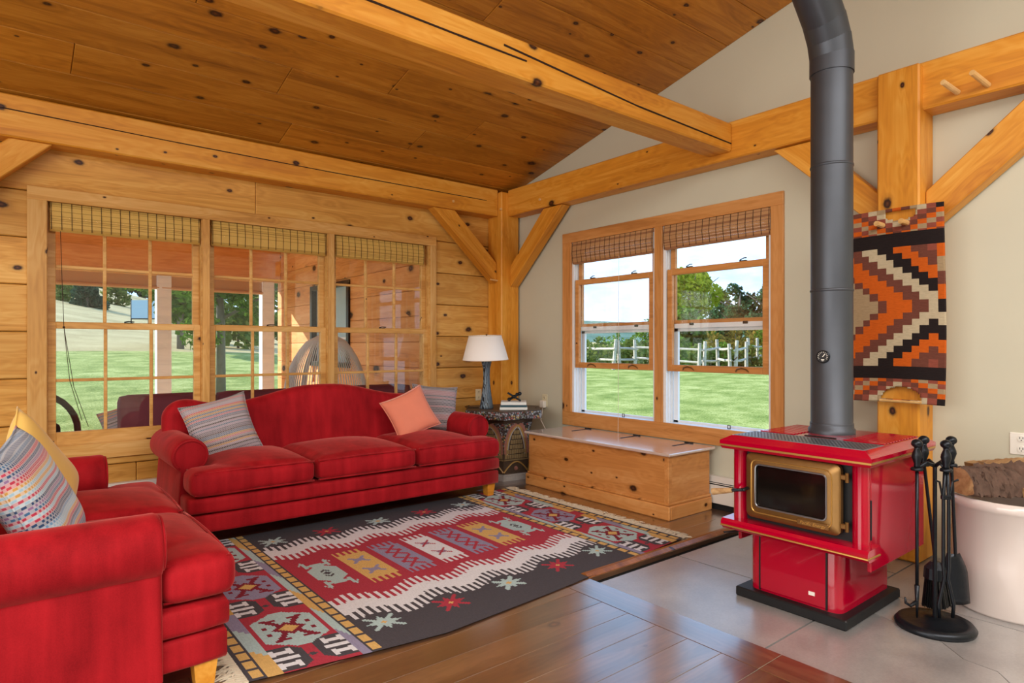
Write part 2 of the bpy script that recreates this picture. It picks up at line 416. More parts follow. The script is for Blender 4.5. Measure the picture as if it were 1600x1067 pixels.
def softbox(bm, sx, sy, sz, r, nseg=10, crown=0, c=(0, 0, 0), crown_side=0):
    """rounded, slightly crowned cushion block"""
    tb_ = bmesh.new(); res = bmesh.ops.create_cube(tb_, size=2)
    bmesh.ops.subdivide_edges(tb_, edges=list(tb_.edges), cuts=nseg, use_grid_fill=True)
    vs = list(tb_.verts)
    hx, hy, hz = sx / 2, sy / 2, sz / 2
    for v in vs:
        u = V(v.co)
        p = V((u.x * hx, u.y * hy, u.z * hz))
        q = V((max(-hx + r, min(hx - r, p.x)), max(-hy + r, min(hy - r, p.y)), max(-hz + min(r, hz), min(hz - min(r, hz), p.z))))
        d = p - q
        if d.length > 1e-9: p = q + d.normalized() * r
        k = max(0, 1 - u.x ** 2) * max(0, 1 - u.y ** 2)
        if crown: p.z += (crown if u.z > 0 else -crown * .2) * k * abs(u.z)
        if crown_side: p.y += crown_side * u.y * (1 - u.x ** 2) * (1 - u.z ** 2)
        v.co = p + V(c)
    mp_ = {v: bm.verts.new(v.co) for v in tb_.verts}
    for f in tb_.faces: bm.faces.new([mp_[v] for v in f.verts])
    tb_.free(); return list(mp_.values())

WX, WY = 4.48, 5.65      # inner faces: right wall x, log wall y
def ceil_z(y): return 3.072 + .245 * (5.309 - y)

# ------------------------------------------------------------------ room shell
# floor boards
fl = empty('floor', kind='structure')
bm = B(); box(bm, -3.6, WX + .1, -4.1, WY + .1, -.2, -.035); obj('subfloor', bm, 'dark_gap', fl)
NS = .171
rows = []
y = 1.712 + NS * 24
yy = 2.545
k = 0
while yy - NS * 0 > -.2:      # rows beside the hearth, up to the border board
    y1 = min(yy, 2.47); y0 = yy - NS; yy = y0
    rows.append((y0, y1, -1.2, 2.368))
yy = 2.55
rows.append((2.47, 2.55, -1.2, WX))
while yy < WY:
    rows.append((yy, min(yy + NS, WY), -1.2, WX)); yy += NS
for i, (a, b, xa, xb) in enumerate(rows):
    if b - a < .01: continue
    x = xa - random.uniform(0, 1.2)
    while x < xb - .01:
        L = random.choice((1.1, 1.6, 2.1, 2.6)); e = min(x + L, xb)
        if xb - e < .5: e = xb
        if e > -.4:
            board('floorboard', e - x - .0016, b - a - .0016, .03, 'floor_wood', fl, ((x + e) / 2, (a + b) / 2, -.015), bev=.0012)
        x = e
for y0, y1 in ((1.35, 2.47), (-.2, 1.35)):
    board('border_board', y1 - y0 - .0016, .183, .03, 'floor_wood', fl, (2.462, (y0 + y1) / 2, -.015), (0, 0, R(90)), bev=.0012)
bm = B(); box(bm, -3.6, WX, -4.1, -.2, -.03, 0); obj('floor_behind', bm, 'floor_wood', fl)
# bevelled strip along the hearth
bm = B()
prism(bm, [(0, -.03), (.075, -.03), (.075, -.004), (.06, .012), (.03, .016), (0, .003)], 0, 1.95)
o = obj('trim_1', bm, 'nosing_wood', None, (2.556, 2.475, 0), (R(90), 0, R(90))); tag(o, kind='structure')
# hearth of big tiles, one of them cracked
he = empty('hearth', (0, 0, 0), label='stone tile hearth set into the wood floor under the red stove', cat='hearth')
bm = B(); box(bm, 2.556, WX, -.25, 2.40, -.05, -.02); obj('hearth_bed', bm, 'dark_gap', he)
def tile(poly):
    cx = sum(p[0] for p in poly) / len(poly); cy = sum(p[1] for p in poly) / len(poly)
    bm = B(); prism(bm, [(x - cx, y - cy) for x, y in poly], -.02, -.004)
    return obj('tile', bm, 'hearth_tile', he, (cx, cy, 0))
def rect(x0, x1, y0, y1): return [(x0, y0), (x1, y0), (x1, y1), (x0, y1)]
g = .005
X0 = 2.558
tile(rect(X0, 3.27 - g, 1.427 + g, 2.398)); tile(rect(3.27 + g, 3.985 - g, 1.427 + g, 2.398)); tile(rect(3.985 + g, WX, 1.427 + g, 2.398))
crack = [(2.93, .40), (3.02, .56), (3.0, .66), (3.10, .74), (3.115, .86), (3.22, .97), (3.27, 1.12), (3.30, 1.25), (3.33, 1.423)]
tile([(X0, .41), (2.928, .41)] + [(x - .0025, y) for x, y in crack[1:]] + [(X0, 1.423)])
tile([(2.933, .41), (3.62, .41), (3.62, 1.423), (3.335, 1.423)] + [(x + .0025, y) for x, y in reversed(crack[1:-1])])
tile(rect(3.627, WX, .41, 1.423)); tile(rect(X0, 3.27, -.24, .402)); tile(rect(3.277, WX, -.24, .402))
# log wall
wl = empty('wall_left', kind='structure')
bm = B(); box(bm, -3.6, .2, WY + .05, WY + .2, -.2, 3.0); box(bm, 3.5, WX + .2, WY + .05, WY + .2, -.2, 3.0)
box(bm, .2, 3.5, WY + .05, WY + .2, -.2, .56); box(bm, .2, 3.5, WY + .05, WY + .2, 2.36, 3.0)
obj('wall_core', bm, 'pine_log', wl)
LZ = [.0, .065, .40, .735, 1.07, 1.405, 1.74, 2.075, 2.41, 2.745, 3.0]
def logseg(x0, x1, z0, z1):
    board('log_board', x1 - x0 - .003, z1 - z0 - .006, .05, 'pine_log', wl, ((x0 + x1) / 2, WY + .025, (z0 + z1) / 2), (R(90), 0, 0), bev=.006)
for z0, z1 in zip(LZ, LZ[1:]):
    if z1 <= .46 or z0 >= 2.4:
        bks = [-1.6, 1.705, WX] if abs(z0 - 2.41) < .01 else [-1.6, random.uniform(.6, 2.4), WX]
        for a, b in zip(bks, bks[1:]): logseg(a, b, z0, z1)
    else:
        logseg(-1.6, .2, z0, z1); logseg(3.5, WX, z0, z1)
        if z0 < .5: logseg(.2, 3.5, z0, .56)
        if z1 > 2.36: pass
logseg(.2, 3.5, 2.355, 2.41)
# plastered gable wall with a window opening
bm = B()
WO = (2.43, 4.585, .60, 2.38)   # opening y0 y1 z0 z1
def wallpoly(pts):
    a = [bm.verts.new((WX, y, z)) for y, z in pts]; b = [bm.verts.new((WX + .14, y, z)) for y, z in pts]
    bm.faces.new(a); bm.faces.new(list(reversed(b)))
    for i in range(len(pts)):
        j = (i + 1) % len(pts); bm.faces.new((a[j], a[i], b[i], b[j]))
YB = -4.1
wallpoly([(YB, -.1), (WY + .2, -.1), (WY + .2, WO[2]), (YB, WO[2])])
wallpoly([(YB, WO[2]), (WO[0], WO[2]), (WO[0], WO[3]), (YB, WO[3])])
wallpoly([(WO[1], WO[2]), (WY + .2, WO[2]), (WY + .2, WO[3]), (WO[1], WO[3])])
wallpoly([(YB, WO[3]), (WY + .2, WO[3]), (WY + .2, ceil_z(WY + .2) + .02), (0, ceil_z(0) + .02), (YB, ceil_z(0) - .245 * 4.1)])
tag(obj('wall_right', bm, 'plaster'), kind='structure')
bm = B(); box(bm, -3.6, WX + .14, -4.25, -4.1, -.1, 3.6); tag(obj('wall_back', bm, 'plaster'), kind='structure')
bm = B(); box(bm, -3.75, -3.6, -4.25, WY + .2, -.1, 4.5); tag(obj('wall_front', bm, 'plaster'), kind='structure')
# ceiling of wide pine boards
ce = empty('ceiling', kind='structure')
sl = math.atan(.245)
DY = .33; y = 5.79
brk = {5: [.9], 6: [2.02, 3.95], 4: [2.35], 3: [1.6, 3.3], 2: [.35, 2.9], 9: [3.15], 8: [1.2]}
i = 0
while y - DY > -.25:
    ym = y - DY / 2
    bs = [-1.8] + brk.get(i, [random.uniform(.2, 3.6)]) + [WX]
    for a, b in zip(bs, bs[1:]):
        board('ceiling_board', b - a - .003, DY / math.cos(sl) - .003, .022, 'pine_ceiling', ce, ((a + b) / 2, ym, ceil_z(ym) + .012), (-sl, 0, 0), bev=.004)
    y -= DY; i += 1
bm = B()
for ya, yb in ((WY + .6, 0), (0, -4.3)):
    za, zb = [ceil_z(q) if q >= 0 else ceil_z(0) + .245 * q for q in (ya, yb)]
    vs = [bm.verts.new(p) for p in ((-3.75, ya, za + .03), (WX + .3, ya, za + .03), (WX + .3, yb, zb + .03), (-3.75, yb, zb + .03))]
    vt = [bm.verts.new(v.co + V((0, 0, .12))) for v in vs]
    bm.faces.new(vs); bm.faces.new(list(reversed(vt)))
    for q in range(4): bm.faces.new((vs[q], vt[q], vt[(q + 1) % 4], vs[(q + 1) % 4]))
obj('roof_deck', bm, 'pine_ceiling', ce)

# ------------------------------------------------------------------ timber frame
def peg(parent, p, d, L=.02, r=.013, name='peg'):
    """short wooden dowel on a timber; parent is unrotated"""
    bm = B(); cyl(bm, (0, 0, 0), V(d).normalized() * L, r, r * .95, 10)
    return obj(name, bm, 'peg_wood', parent, p, smooth=False)
def timber(name, label, cat, p0, p1, w, h, up=(0, 0, 1), pegs=(), bev=.01, mat='pine_beam'):
    p0, p1 = V(p0), V(p1); mid = (p0 + p1) / 2
    r = empty(name, mid, 0, label, cat)
    o = beam('timber_body', p0 - mid, p1 - mid, w, h, mat, r, bev, up)
    for p, d, L, rr in pegs: peg(r, V(p) - mid, d, L, rr)
    return r
BZ0, BZ1 = 2.72, 3.01
CR1 = [(-1.0, 5.45, 2.93), (0.0, 5.45, 2.905), (1.05, 5.45, 2.885), (2.27, 5.45, 2.872), (4.05, 5.45, 2.87)]
CR2 = [[(.6, 2.67, 2.905), (1.28, 2.67, 2.893), (1.8, 2.67, 2.886), (2.26, 2.67, 2.882)], [(2.1, 2.67, 2.925), (3.2, 2.67, 2.86), (4.29, 2.67, 2.835)]]
timber('wall_beam', 'long honey pine beam along the log wall above three windows', 'beam', (-1.8, 5.55, (BZ0 + BZ1) / 2), (4.21, 5.55, (BZ0 + BZ1) / 2), .2, BZ1 - BZ0,
       pegs=[((3.62, 5.452, 2.80), (0, -1, 0), .012, .014)])
XB = 4.30
timber('wall_beam', 'pine beam across the plastered gable wall behind the stovepipe', 'beam', ((XB + WX) / 2, 5.40, (BZ0 + BZ1) / 2 + .002), ((XB + WX) / 2, -1.5, (BZ0 + BZ1) / 2 + .002), WX - XB - .004, BZ1 - BZ0 - .004,
       pegs=[((XB, 4.86, 2.81), (-1, 0, 0), .012, .014), ((XB, 2.03, 2.80), (-1, 0, 0), .012, .014),
             ((XB, 1.07, 2.765), (-1, .14, .16), .19, .016), ((XB, 1.215, 2.77), (-1, .14, .14), .17, .016), ((XB, 1.80, 2.76), (-1, .14, .14), .12, .016)])
timber('tie_beam', 'pine tie beam running overhead through the room into gable beam', 'beam', (-1.8, 2.772, 2.885), (XB - .001, 2.772, 2.885), .204, .215)
def crack_line(parent, pts, w_):
    bm = B(); o_ = parent.location
    for a, b in zip(pts, pts[1:]):
        a, b = V(a) - o_, V(b) - o_
        vs = [a + V((0, 0, w_)), b + V((0, 0, w_ * .8)), b - V((0, 0, w_ * .8)), a - V((0, 0, w_))]
        f = bm.faces.new([bm.verts.new(v - V((0, .0008, 0))) for v in vs])
    o = obj('drying_crack', bm, 'crack_dark', parent); md = o.modifiers.new('t', 'SOLIDIFY'); md.thickness = .004; md.offset = -1
plain('crack_dark', '2a1406', .95)
tbs = [o for o in COL.objects if o.name.startswith(('wall_beam', 'tie_beam'))]
crack_line(bpy.data.objects['wall_beam'], CR1, .0035)
for cr in CR2: crack_line(bpy.data.objects['tie_beam'], cr, .005)
timber('corner_post', 'squared pine corner post between log wall and plastered wall', 'post', (4.335, 5.52, 0), (4.335, 5.52, 2.984), .245, .25, up=(0, 1, 0),
       pegs=[((4.21, 5.41, 2.79), (-.3, -1, 0), .02, .014), ((4.2115, 5.47, 2.02), (-1, -.1, .05), .1, .01)])
timber('wall_post', 'pine post on gable wall carrying the woven hanging behind stovepipe', 'post', (4.364, 1.512, 0), (4.364, 1.512, 2.995), .232, .236, up=(0, 1, 0),
       pegs=[((4.249, 1.585, 2.045), (-1, .1, .05), .1, .017), ((4.249, 1.45, 2.04), (-1, .1, .05), .1, .017)])
def brace(label, axis, poly, t0, t1):
    """mitred brace: poly in (along-wall, z); t0..t1 across"""
    c = V((sum(p[0] for p in poly) / 4, sum(p[1] for p in poly) / 4)); d = (V(poly[1]) - V(poly[0])).normalized()
    bm = B(); w_ = (t1 - t0) / 2
    # local x along the brace, local y across the wall, local z the other way
    q = [((V(p) - c).dot(d), (V(p) - c).dot(V((-d.y, d.x)))) for p in poly]
    A_ = [bm.verts.new((x, -w_, z)) for x, z in q]; Z_ = [bm.verts.new((x, w_, z)) for x, z in q]
    bm.faces.new(A_); bm.faces.new(list(reversed(Z_)))
    for k in range(4): bm.faces.new((A_[(k + 1) % 4], A_[k], Z_[k], Z_[(k + 1) % 4]))
    bmesh.ops.recalc_face_normals(bm, faces=bm.faces)
    bmesh.ops.bevel(bm, geom=list(bm.edges), offset=.006, segments=1, affect='EDGES', profile=.5)
    tm = (t0 + t1) / 2
    if axis == 'x': loc = (c.x, tm, c.y); X_ = V((d.x, 0, d.y)); Y_ = V((0, 1, 0))
    else: loc = (tm, c.x, c.y); X_ = V((0, d.x, d.y)); Y_ = V((-1, 0, 0))
    rot = M((X_, Y_, X_.cross(Y_))).transposed().to_euler()
    r = empty('knee_brace', loc, 0, label, 'brace')
    obj('brace_body', bm, 'pine_beam', r, (0, 0, 0), rot)
    return r
BB = BZ0 - .001
brace('diagonal pine knee brace left of corner post on log wall', 'x', [(4.209, 1.99), (3.40, BB), (3.66, BB), (4.209, 2.21)], 5.475, 5.60)
brace('diagonal pine knee brace right of corner post beside gable window', 'y', [(5.394, 1.95), (4.57, BB), (4.85, BB), (5.394, 2.18)], 4.33, 4.45)
brace('diagonal pine knee brace right of the post with woven hanging', 'y', [(1.392, 1.994), (.528, BB), (.845, BB), (1.392, 2.236)], 4.34, 4.46)
brace('diagonal pine knee brace left of wall post partly behind stovepipe', 'y', [(1.632, 2.03), (2.36, BB), (2.08, BB), (1.632, 2.25)], 4.34, 4.46)
brace('diagonal pine knee brace at far left end of log wall beam', 'x', [(-.6, 1.86), (.27, BB), (.03, BB), (-.6, 2.1)], 5.475, 5.60)

# ------------------------------------------------------------------ windows
def sash(parent, name, u0, u1, z0, z1, d0, d1, st, top, bot, cols, rws, mat, mun=.022):
    bm = B()
    box(bm, u0, u0 + st, d0, d1, z0, z1, .003); box(bm, u1 - st, u1, d0, d1, z0, z1, .003)
    box(bm, u0 + st, u1 - st, d0, d1, z0, z0 + bot, .003); box(bm, u0 + st, u1 - st, d0, d1, z1 - top, z1, .003)
    s = obj(name, bm, mat, parent)
    a, b, c, d = u0 + st, u1 - st, z0 + bot, z1 - top
    for i in range(1, cols):
        x = a + (b - a) * i / cols
        bm = B(); box(bm, x - mun / 2, x + mun / 2, d0 + .004, d1 - .004, c, d, .003); obj('muntin', bm, mat, s)
    for j in range(1, rws):
        z = c + (d - c) * j / rws
        bm = B(); box(bm, a, b, d0 + .006, d1 - .006, z - mun / 2, z + mun / 2, .003); obj('muntin', bm, mat, s)
    dm = (d0 + d1) / 2
    for i in range(cols):
        for j in range(rws):
            bm = B()
            box(bm, a + (b - a) * i / cols, a + (b - a) * (i + 1) / cols, dm - .0015, dm + .0015, c + (d - c) * j / rws, c + (d - c) * (j + 1) / rws)
            obj('pane', bm, 'pane_glass', s)
    return s
OPEN = [(.245, 1.278), (1.332, 2.356), (2.412, 3.462)]
for i, (a, b) in enumerate(OPEN):
    wn = empty(f'window_{i + 1}', (0, WY, 0), kind='structure')
    sash(wn, 'lower_sash', a + .006, b - .006, .575, 1.477, .03, .068, .05, .047, .092, 3, 2, 'pine_trim')
    sash(wn, 'upper_sash', a + .006, b - .006, 1.435, 2.35, .075, .113, .05, .05, .047, 3, 2, 'pine_trim')
    bm = B()
    box(bm, a - .03, a + .006, .0, .2, .57, 2.355); box(bm, b - .006, b + .03, .0, .2, .57, 2.355)
    box(bm, a, b, .0, .2, 2.35, 2.37); box(bm, a, b, .03, .22, .555, .578)
    obj('jamb', bm, 'pine_trim', wn)
    bm = B(); xm = (a + b) / 2
    box(bm, xm - .03, xm + .03, .035, .062, 1.477, 1.484, .002); tube(bm, [(xm - .03, .045, 1.487), (xm, .042, 1.493), (xm + .035, .03, 1.489)], .004, 6)
    obj('sash_lock', bm, 'black', wn)
tr = empty('trim_2', (0, WY, 0), kind='structure')
board('header_casing', 3.40, .097, .024, 'pine_trim', tr, (1.83, -.012, 2.396), (R(90), 0, 0))
board('side_casing', 1.776, .115, .024, 'pine_trim', tr, (.188, -.012, 1.461), (R(90), R(90), 0))
board('side_casing', 1.776, .066, .024, 'pine_trim', tr, (3.497, -.012, 1.461), (R(90), R(90), 0))
board('mullion_casing', 1.776, .054, .024, 'pine_trim', tr, (1.305, -.012, 1.461), (R(90), R(90), 0))
board('mullion_casing', 1.776, .056, .024, 'pine_trim', tr, (2.384, -.012, 1.461), (R(90), R(90), 0))
board('apron_casing', 3.40, .115, .026, 'pine_trim', tr, (1.83, -.013, .514), (R(90), 0, 0))
# gable window pair: u = -y, depth = +x
tr = empty('trim_3', (WX, 0, 0), R(-90), kind='structure')
board('header_casing', 2.352, .1, .022, 'pine_trim_red', tr, (-3.523, -.011, 2.395), (R(90), 0, 0))
board('apron_casing', 2.352, .135, .022, 'pine_trim_red', tr, (-3.523, -.011, .5695), (R(90), 0, 0))
board('side_casing', 1.71, .125, .022, 'pine_trim_red', tr, (-4.635, -.011, 1.491), (R(90), R(90), 0))
board('side_casing', 1.71, .1, .022, 'pine_trim_red', tr, (-2.397, -.011, 1.491), (R(90), R(90), 0))
board('mullion_casing', 1.71, .085, .022, 'pine_trim_red', tr, (-3.485, -.011, 1.491), (R(90), R(90), 0))
for i, (ya, yb) in enumerate(((3.53, 4.572), (2.447, 3.44))):
    a, b = -yb, -ya
    wn = empty(f'window_{i + 4}', (WX, 0, 0), R(-90), kind='structure')
    bm = B()
    for q0, q1 in ((a - .015, a + .012), (b - .012, b + .015)): box(bm, q0, q1, 0, .14, .62, 2.36)
    box(bm, a, b, 0, .14, 2.345, 2.37); box(bm, a, b, 0, .14, .615, .638)
    for q in (a + .012, b - .024):
        for d in (.0, .045, .09): box(bm, q, q + .012, d, d + .012, .638, 2.345)
    obj('jamb_liner', bm, 'vinyl', wn)
    sash(wn, 'raised_sash', a + .03, b - .03, 1.085, 1.965, .008, .044, .05, .052, .055, 1, 1, 'pine_trim_red')
    sash(wn, 'upper_sash', a + .03, b - .03, 1.495, 2.345, .055, .088, .05, .05, .03, 1, 1, 'pine_trim_red')
    bm = B()
    box(bm, a + .03, b - .03, .055, .1, 1.455, 1.495, .003); box(bm, a + .03, a + .075, .1, .125, .638, 1.48); box(bm, b - .075, b - .03, .1, .125, .638, 1.48)
    box(bm, a + .03, b - .03, .1, .125, 1.43, 1.475); box(bm, a + .03, b - .03, .1, .125, .638, .655)
    obj('screen_frame', bm, 'vinyl', wn)
    for q in (.25, .75):
        x = a + (b - a) * q
        bm = B(); box(bm, x - .03, x + .03, .012, .035, 1.965, 1.974, .003); tube(bm, [(x - .03, .02, 1.976), (x + .01, .016, 1.99), (x + .035, .01, 1.988)], .004, 6)
        obj('tilt_latch', bm, 'black', wn)
        bm = B(); tube(bm, [(x - .055, .008, 1.10), (x - .04, -.004, 1.118), (x, -.012, 1.128), (x + .04, -.004, 1.118), (x + .055, .008, 1.10)], .006, 6)
        obj('sash_lift', bm, 'bronze', wn)
        bm = B(); box(bm, x - .022, x + .022, .05, .056, 1.478, 1.5, .002); obj('sash_catch', bm, 'wicker_dark', wn)
    bm = B(); x = a + (b - a) * .62
    tube(bm, [(x - .012, .03, .642), (x - .012, .03, .668), (x + .012, .03, .668), (x + .012, .03, .642)], .004, 6, closed=True); obj('sill_catch', bm, 'black', wn)

def blind(label, parent_loc, rotz, u0, u1, z0, z1, d, group, warm, cord=None):
    r = empty('bamboo_blind', parent_loc, rotz, label, 'blind')
    W_ = u1 - u0
    bm = B(); nsl = 34; h = (z1 - z0) / nsl; rng = random.Random(int(u0 * 1000))
    for k in range(nsl):
        z = z0 + k * h; t = k / nsl
        dd = d - .012 * math.sin(t * math.pi) + rng.uniform(-.0015, .0015)
        if t < .12: dd += .01 * (1 - t / .12)
        box(bm, u0 + rng.uniform(0, .004), u1 - rng.uniform(0, .004), dd, dd + .006, z + .0006, z + h - .0005, mi=rng.choice((0, 0, 1)))
    s = obj('bamboo_slats', bm, ['bamboo_a' + warm, 'bamboo_b' + warm], r); s['kind'] = 'stuff'
    bm = B(); nth = int(W_ / .062)
    for k in range(nth + 1):
        u = u0 + .008 + (W_ - .018) * k / nth
        tube(bm, [(u, d - .003, z1), (u + .001, d - .0155, (z0 + z1) / 2), (u + .003, d - .004, z0 + .01)], .0022, 5)
    s = obj('binding_thread', bm, 'thread', r); s['kind'] = 'stuff'
    bm = B(); tube(bm, [(u0, d + .02, z0 + .02), (u1, d + .02, z0 + .02)], .022, 10); obj('rolled_end', bm, 'bamboo_b' + warm, r)
    bm = B(); box(bm, u0, u1, d + .008, d + .045, z1 - .03, z1, .002); obj('head_rail', bm, 'bamboo_b' + warm, r)
    if cord == 'straight':
        bm = B(); u = u0 + .62
        tube(bm, [(u, d - .004, z0 + .02), (u - .004, d - .006, 1.3), (u - .002, d - .012, .46)], .002, 5); obj('pull_cord', bm, 'cream_cloth', r)
    elif cord:
        u, zb = cord
        bm = B(); tube(bm, [(u, d - .016, z0), (u + .01, d - .02, 1.75), (u + .02, d - .02, 1.44), (u + .055, d - .02, zb + .35), (u + .13, d - .02, zb + .05)], .0022, 5)
        tube(bm, [(u + .02, d - .02, 1.44), (u + .08, d - .02, zb + .3), (u + .17, d - .02, zb)], .0022, 5); sphere(bm, (u + .02, d - .02, 1.44), .008, 8, 6)
        obj('pull_cord', bm, 'thread', r)
    return r
plain('bamboo_a', 'e2bc62', .5); plain('bamboo_b', 'c29a48', .55)
plain('bamboo_ar', 'c09060', .5); plain('bamboo_br', '9c6c48', .55); plain('thread', '3a2412', .8)
blind('bamboo blind with long dark pull cords, in log wall window farthest from lamp', (0, WY, 0), 0, .262, 1.262, 2.14, 2.347, .012, None, '', cord=(.325, .70))
blind('bamboo blind rolled up in the middle window of the log wall', (0, WY, 0), 0, 1.35, 2.34, 2.142, 2.347, .012, None, '')
blind('bamboo blind rolled up in log wall window nearest the lamp', (0, WY, 0), 0, 2.43, 3.40, 2.142, 2.347, .012, None, '')
blind('bamboo blind in gable window half nearest the corner post', (WX, 0, 0), R(-90), -4.56, -3.545, 2.125, 2.343, -.012, None, 'r', 'straight')
blind('bamboo blind in gable window half nearest the stovepipe', (WX, 0, 0), R(-90), -3.43, -2.45, 2.135, 2.343, -.012, None, 'r', None)

# baseboard heaters
def heater(label, loc, rotz, L):
    r = empty('baseboard_heater', loc, rotz, label, 'heater')
    bm = B(); box(bm, 0, L, -.055, 0, .21, .262, .004); box(bm, 0, L, -.012, 0, .03, .25); obj('heater_back', bm, 'heater_white', r)
    bm = B(); box(bm, 0, L, -.07, -.058, .05, .195, .003); obj('front_panel', bm, 'heater_white', r)
    bm = B(); box(bm, .005, L - .005, -.06, -.002, .195, .215); box(bm, .005, L - .005, -.054, -.002, 0, .05); obj('dark_slot', bm, 'dark_gap', r)
    bm = B(); tube(bm, [(.002, -.066, .208), (L - .002, -.066, .208)], .004, 6); obj('damper_strip', bm, 'heater_white', r)
    for e in (0, L - .01):
        bm = B(); box(bm, e, e + .01, -.072, 0, 0, .262, .002); obj('end_cap', bm, 'heater_white', r)
    return r
heater('white baseboard heater along the plastered wall behind chest', (WX, 5.36, 0), R(-90), 3.65)
heater('white baseboard heater under log wall windows behind long sofa', (-.9, WY - .005, 0), 0, 4.3)

# outlets and plug
def plate(label, loc, rotz, mat, w=.08, h=.125, n_=2):
    r = empty('outlet', loc, rotz, label, 'outlet')
    bm = B(); box(bm, -w / 2, w / 2, -.007, 0, -h / 2, h / 2, .003); obj('cover_plate', bm, mat, r)
    for sx in ((0,) if w < .1 else (0,)):
        for sz in (.03, -.03):
            bm = B(); lathe(bm, [(.019, 0), (.018, .004)], 18, mat=M.Translation((sx, -.007, sz)) @ M.Rotation(R(90), 4, 'X')); s = obj('socket', bm, mat, r)
            bm = B()
            for dx in (-.007, .007): box(bm, sx + dx - .0015, sx + dx + .0015, -.0125, -.0115, sz - .001, sz + .01)
            cyl(bm, (sx, -.0112, sz - .009), (sx, -.0125, sz - .009), .003, seg=8); obj('slot', bm, 'black', s)
    return r
plate('cream wall outlet on the log wall behind the lamp', (4.085, WY, .765), 0, 'plastic_cream')
o = plate('white double outlet on plastered wall above the crock of firewood', (WX, .958, .748), R(-90), 'plastic_white', .11, .125)
plate('small outlet on plastered wall behind the end table with plug', (WX, 4.985, .725), R(-90), 'plastic_cream', .08, .13)
r = empty('plug_adapter', (WX - .008, 4.985, .69), R(-90), 'white plug adapter with cord beside the end table', 'plug')
bm = B(); box(bm, -.032, .032, -.045, 0, -.04, .035, .006); obj('adapter_body', bm, 'plastic_white', r)
bm = B(); tube(bm, [(0, -.03, -.04), (0, -.032, -.09), (-.02, -.036, -.17), (.07, -.05, -.26), (.12, -.1, -.33)], .005, 6); obj('cord', bm, 'plastic_white', r)

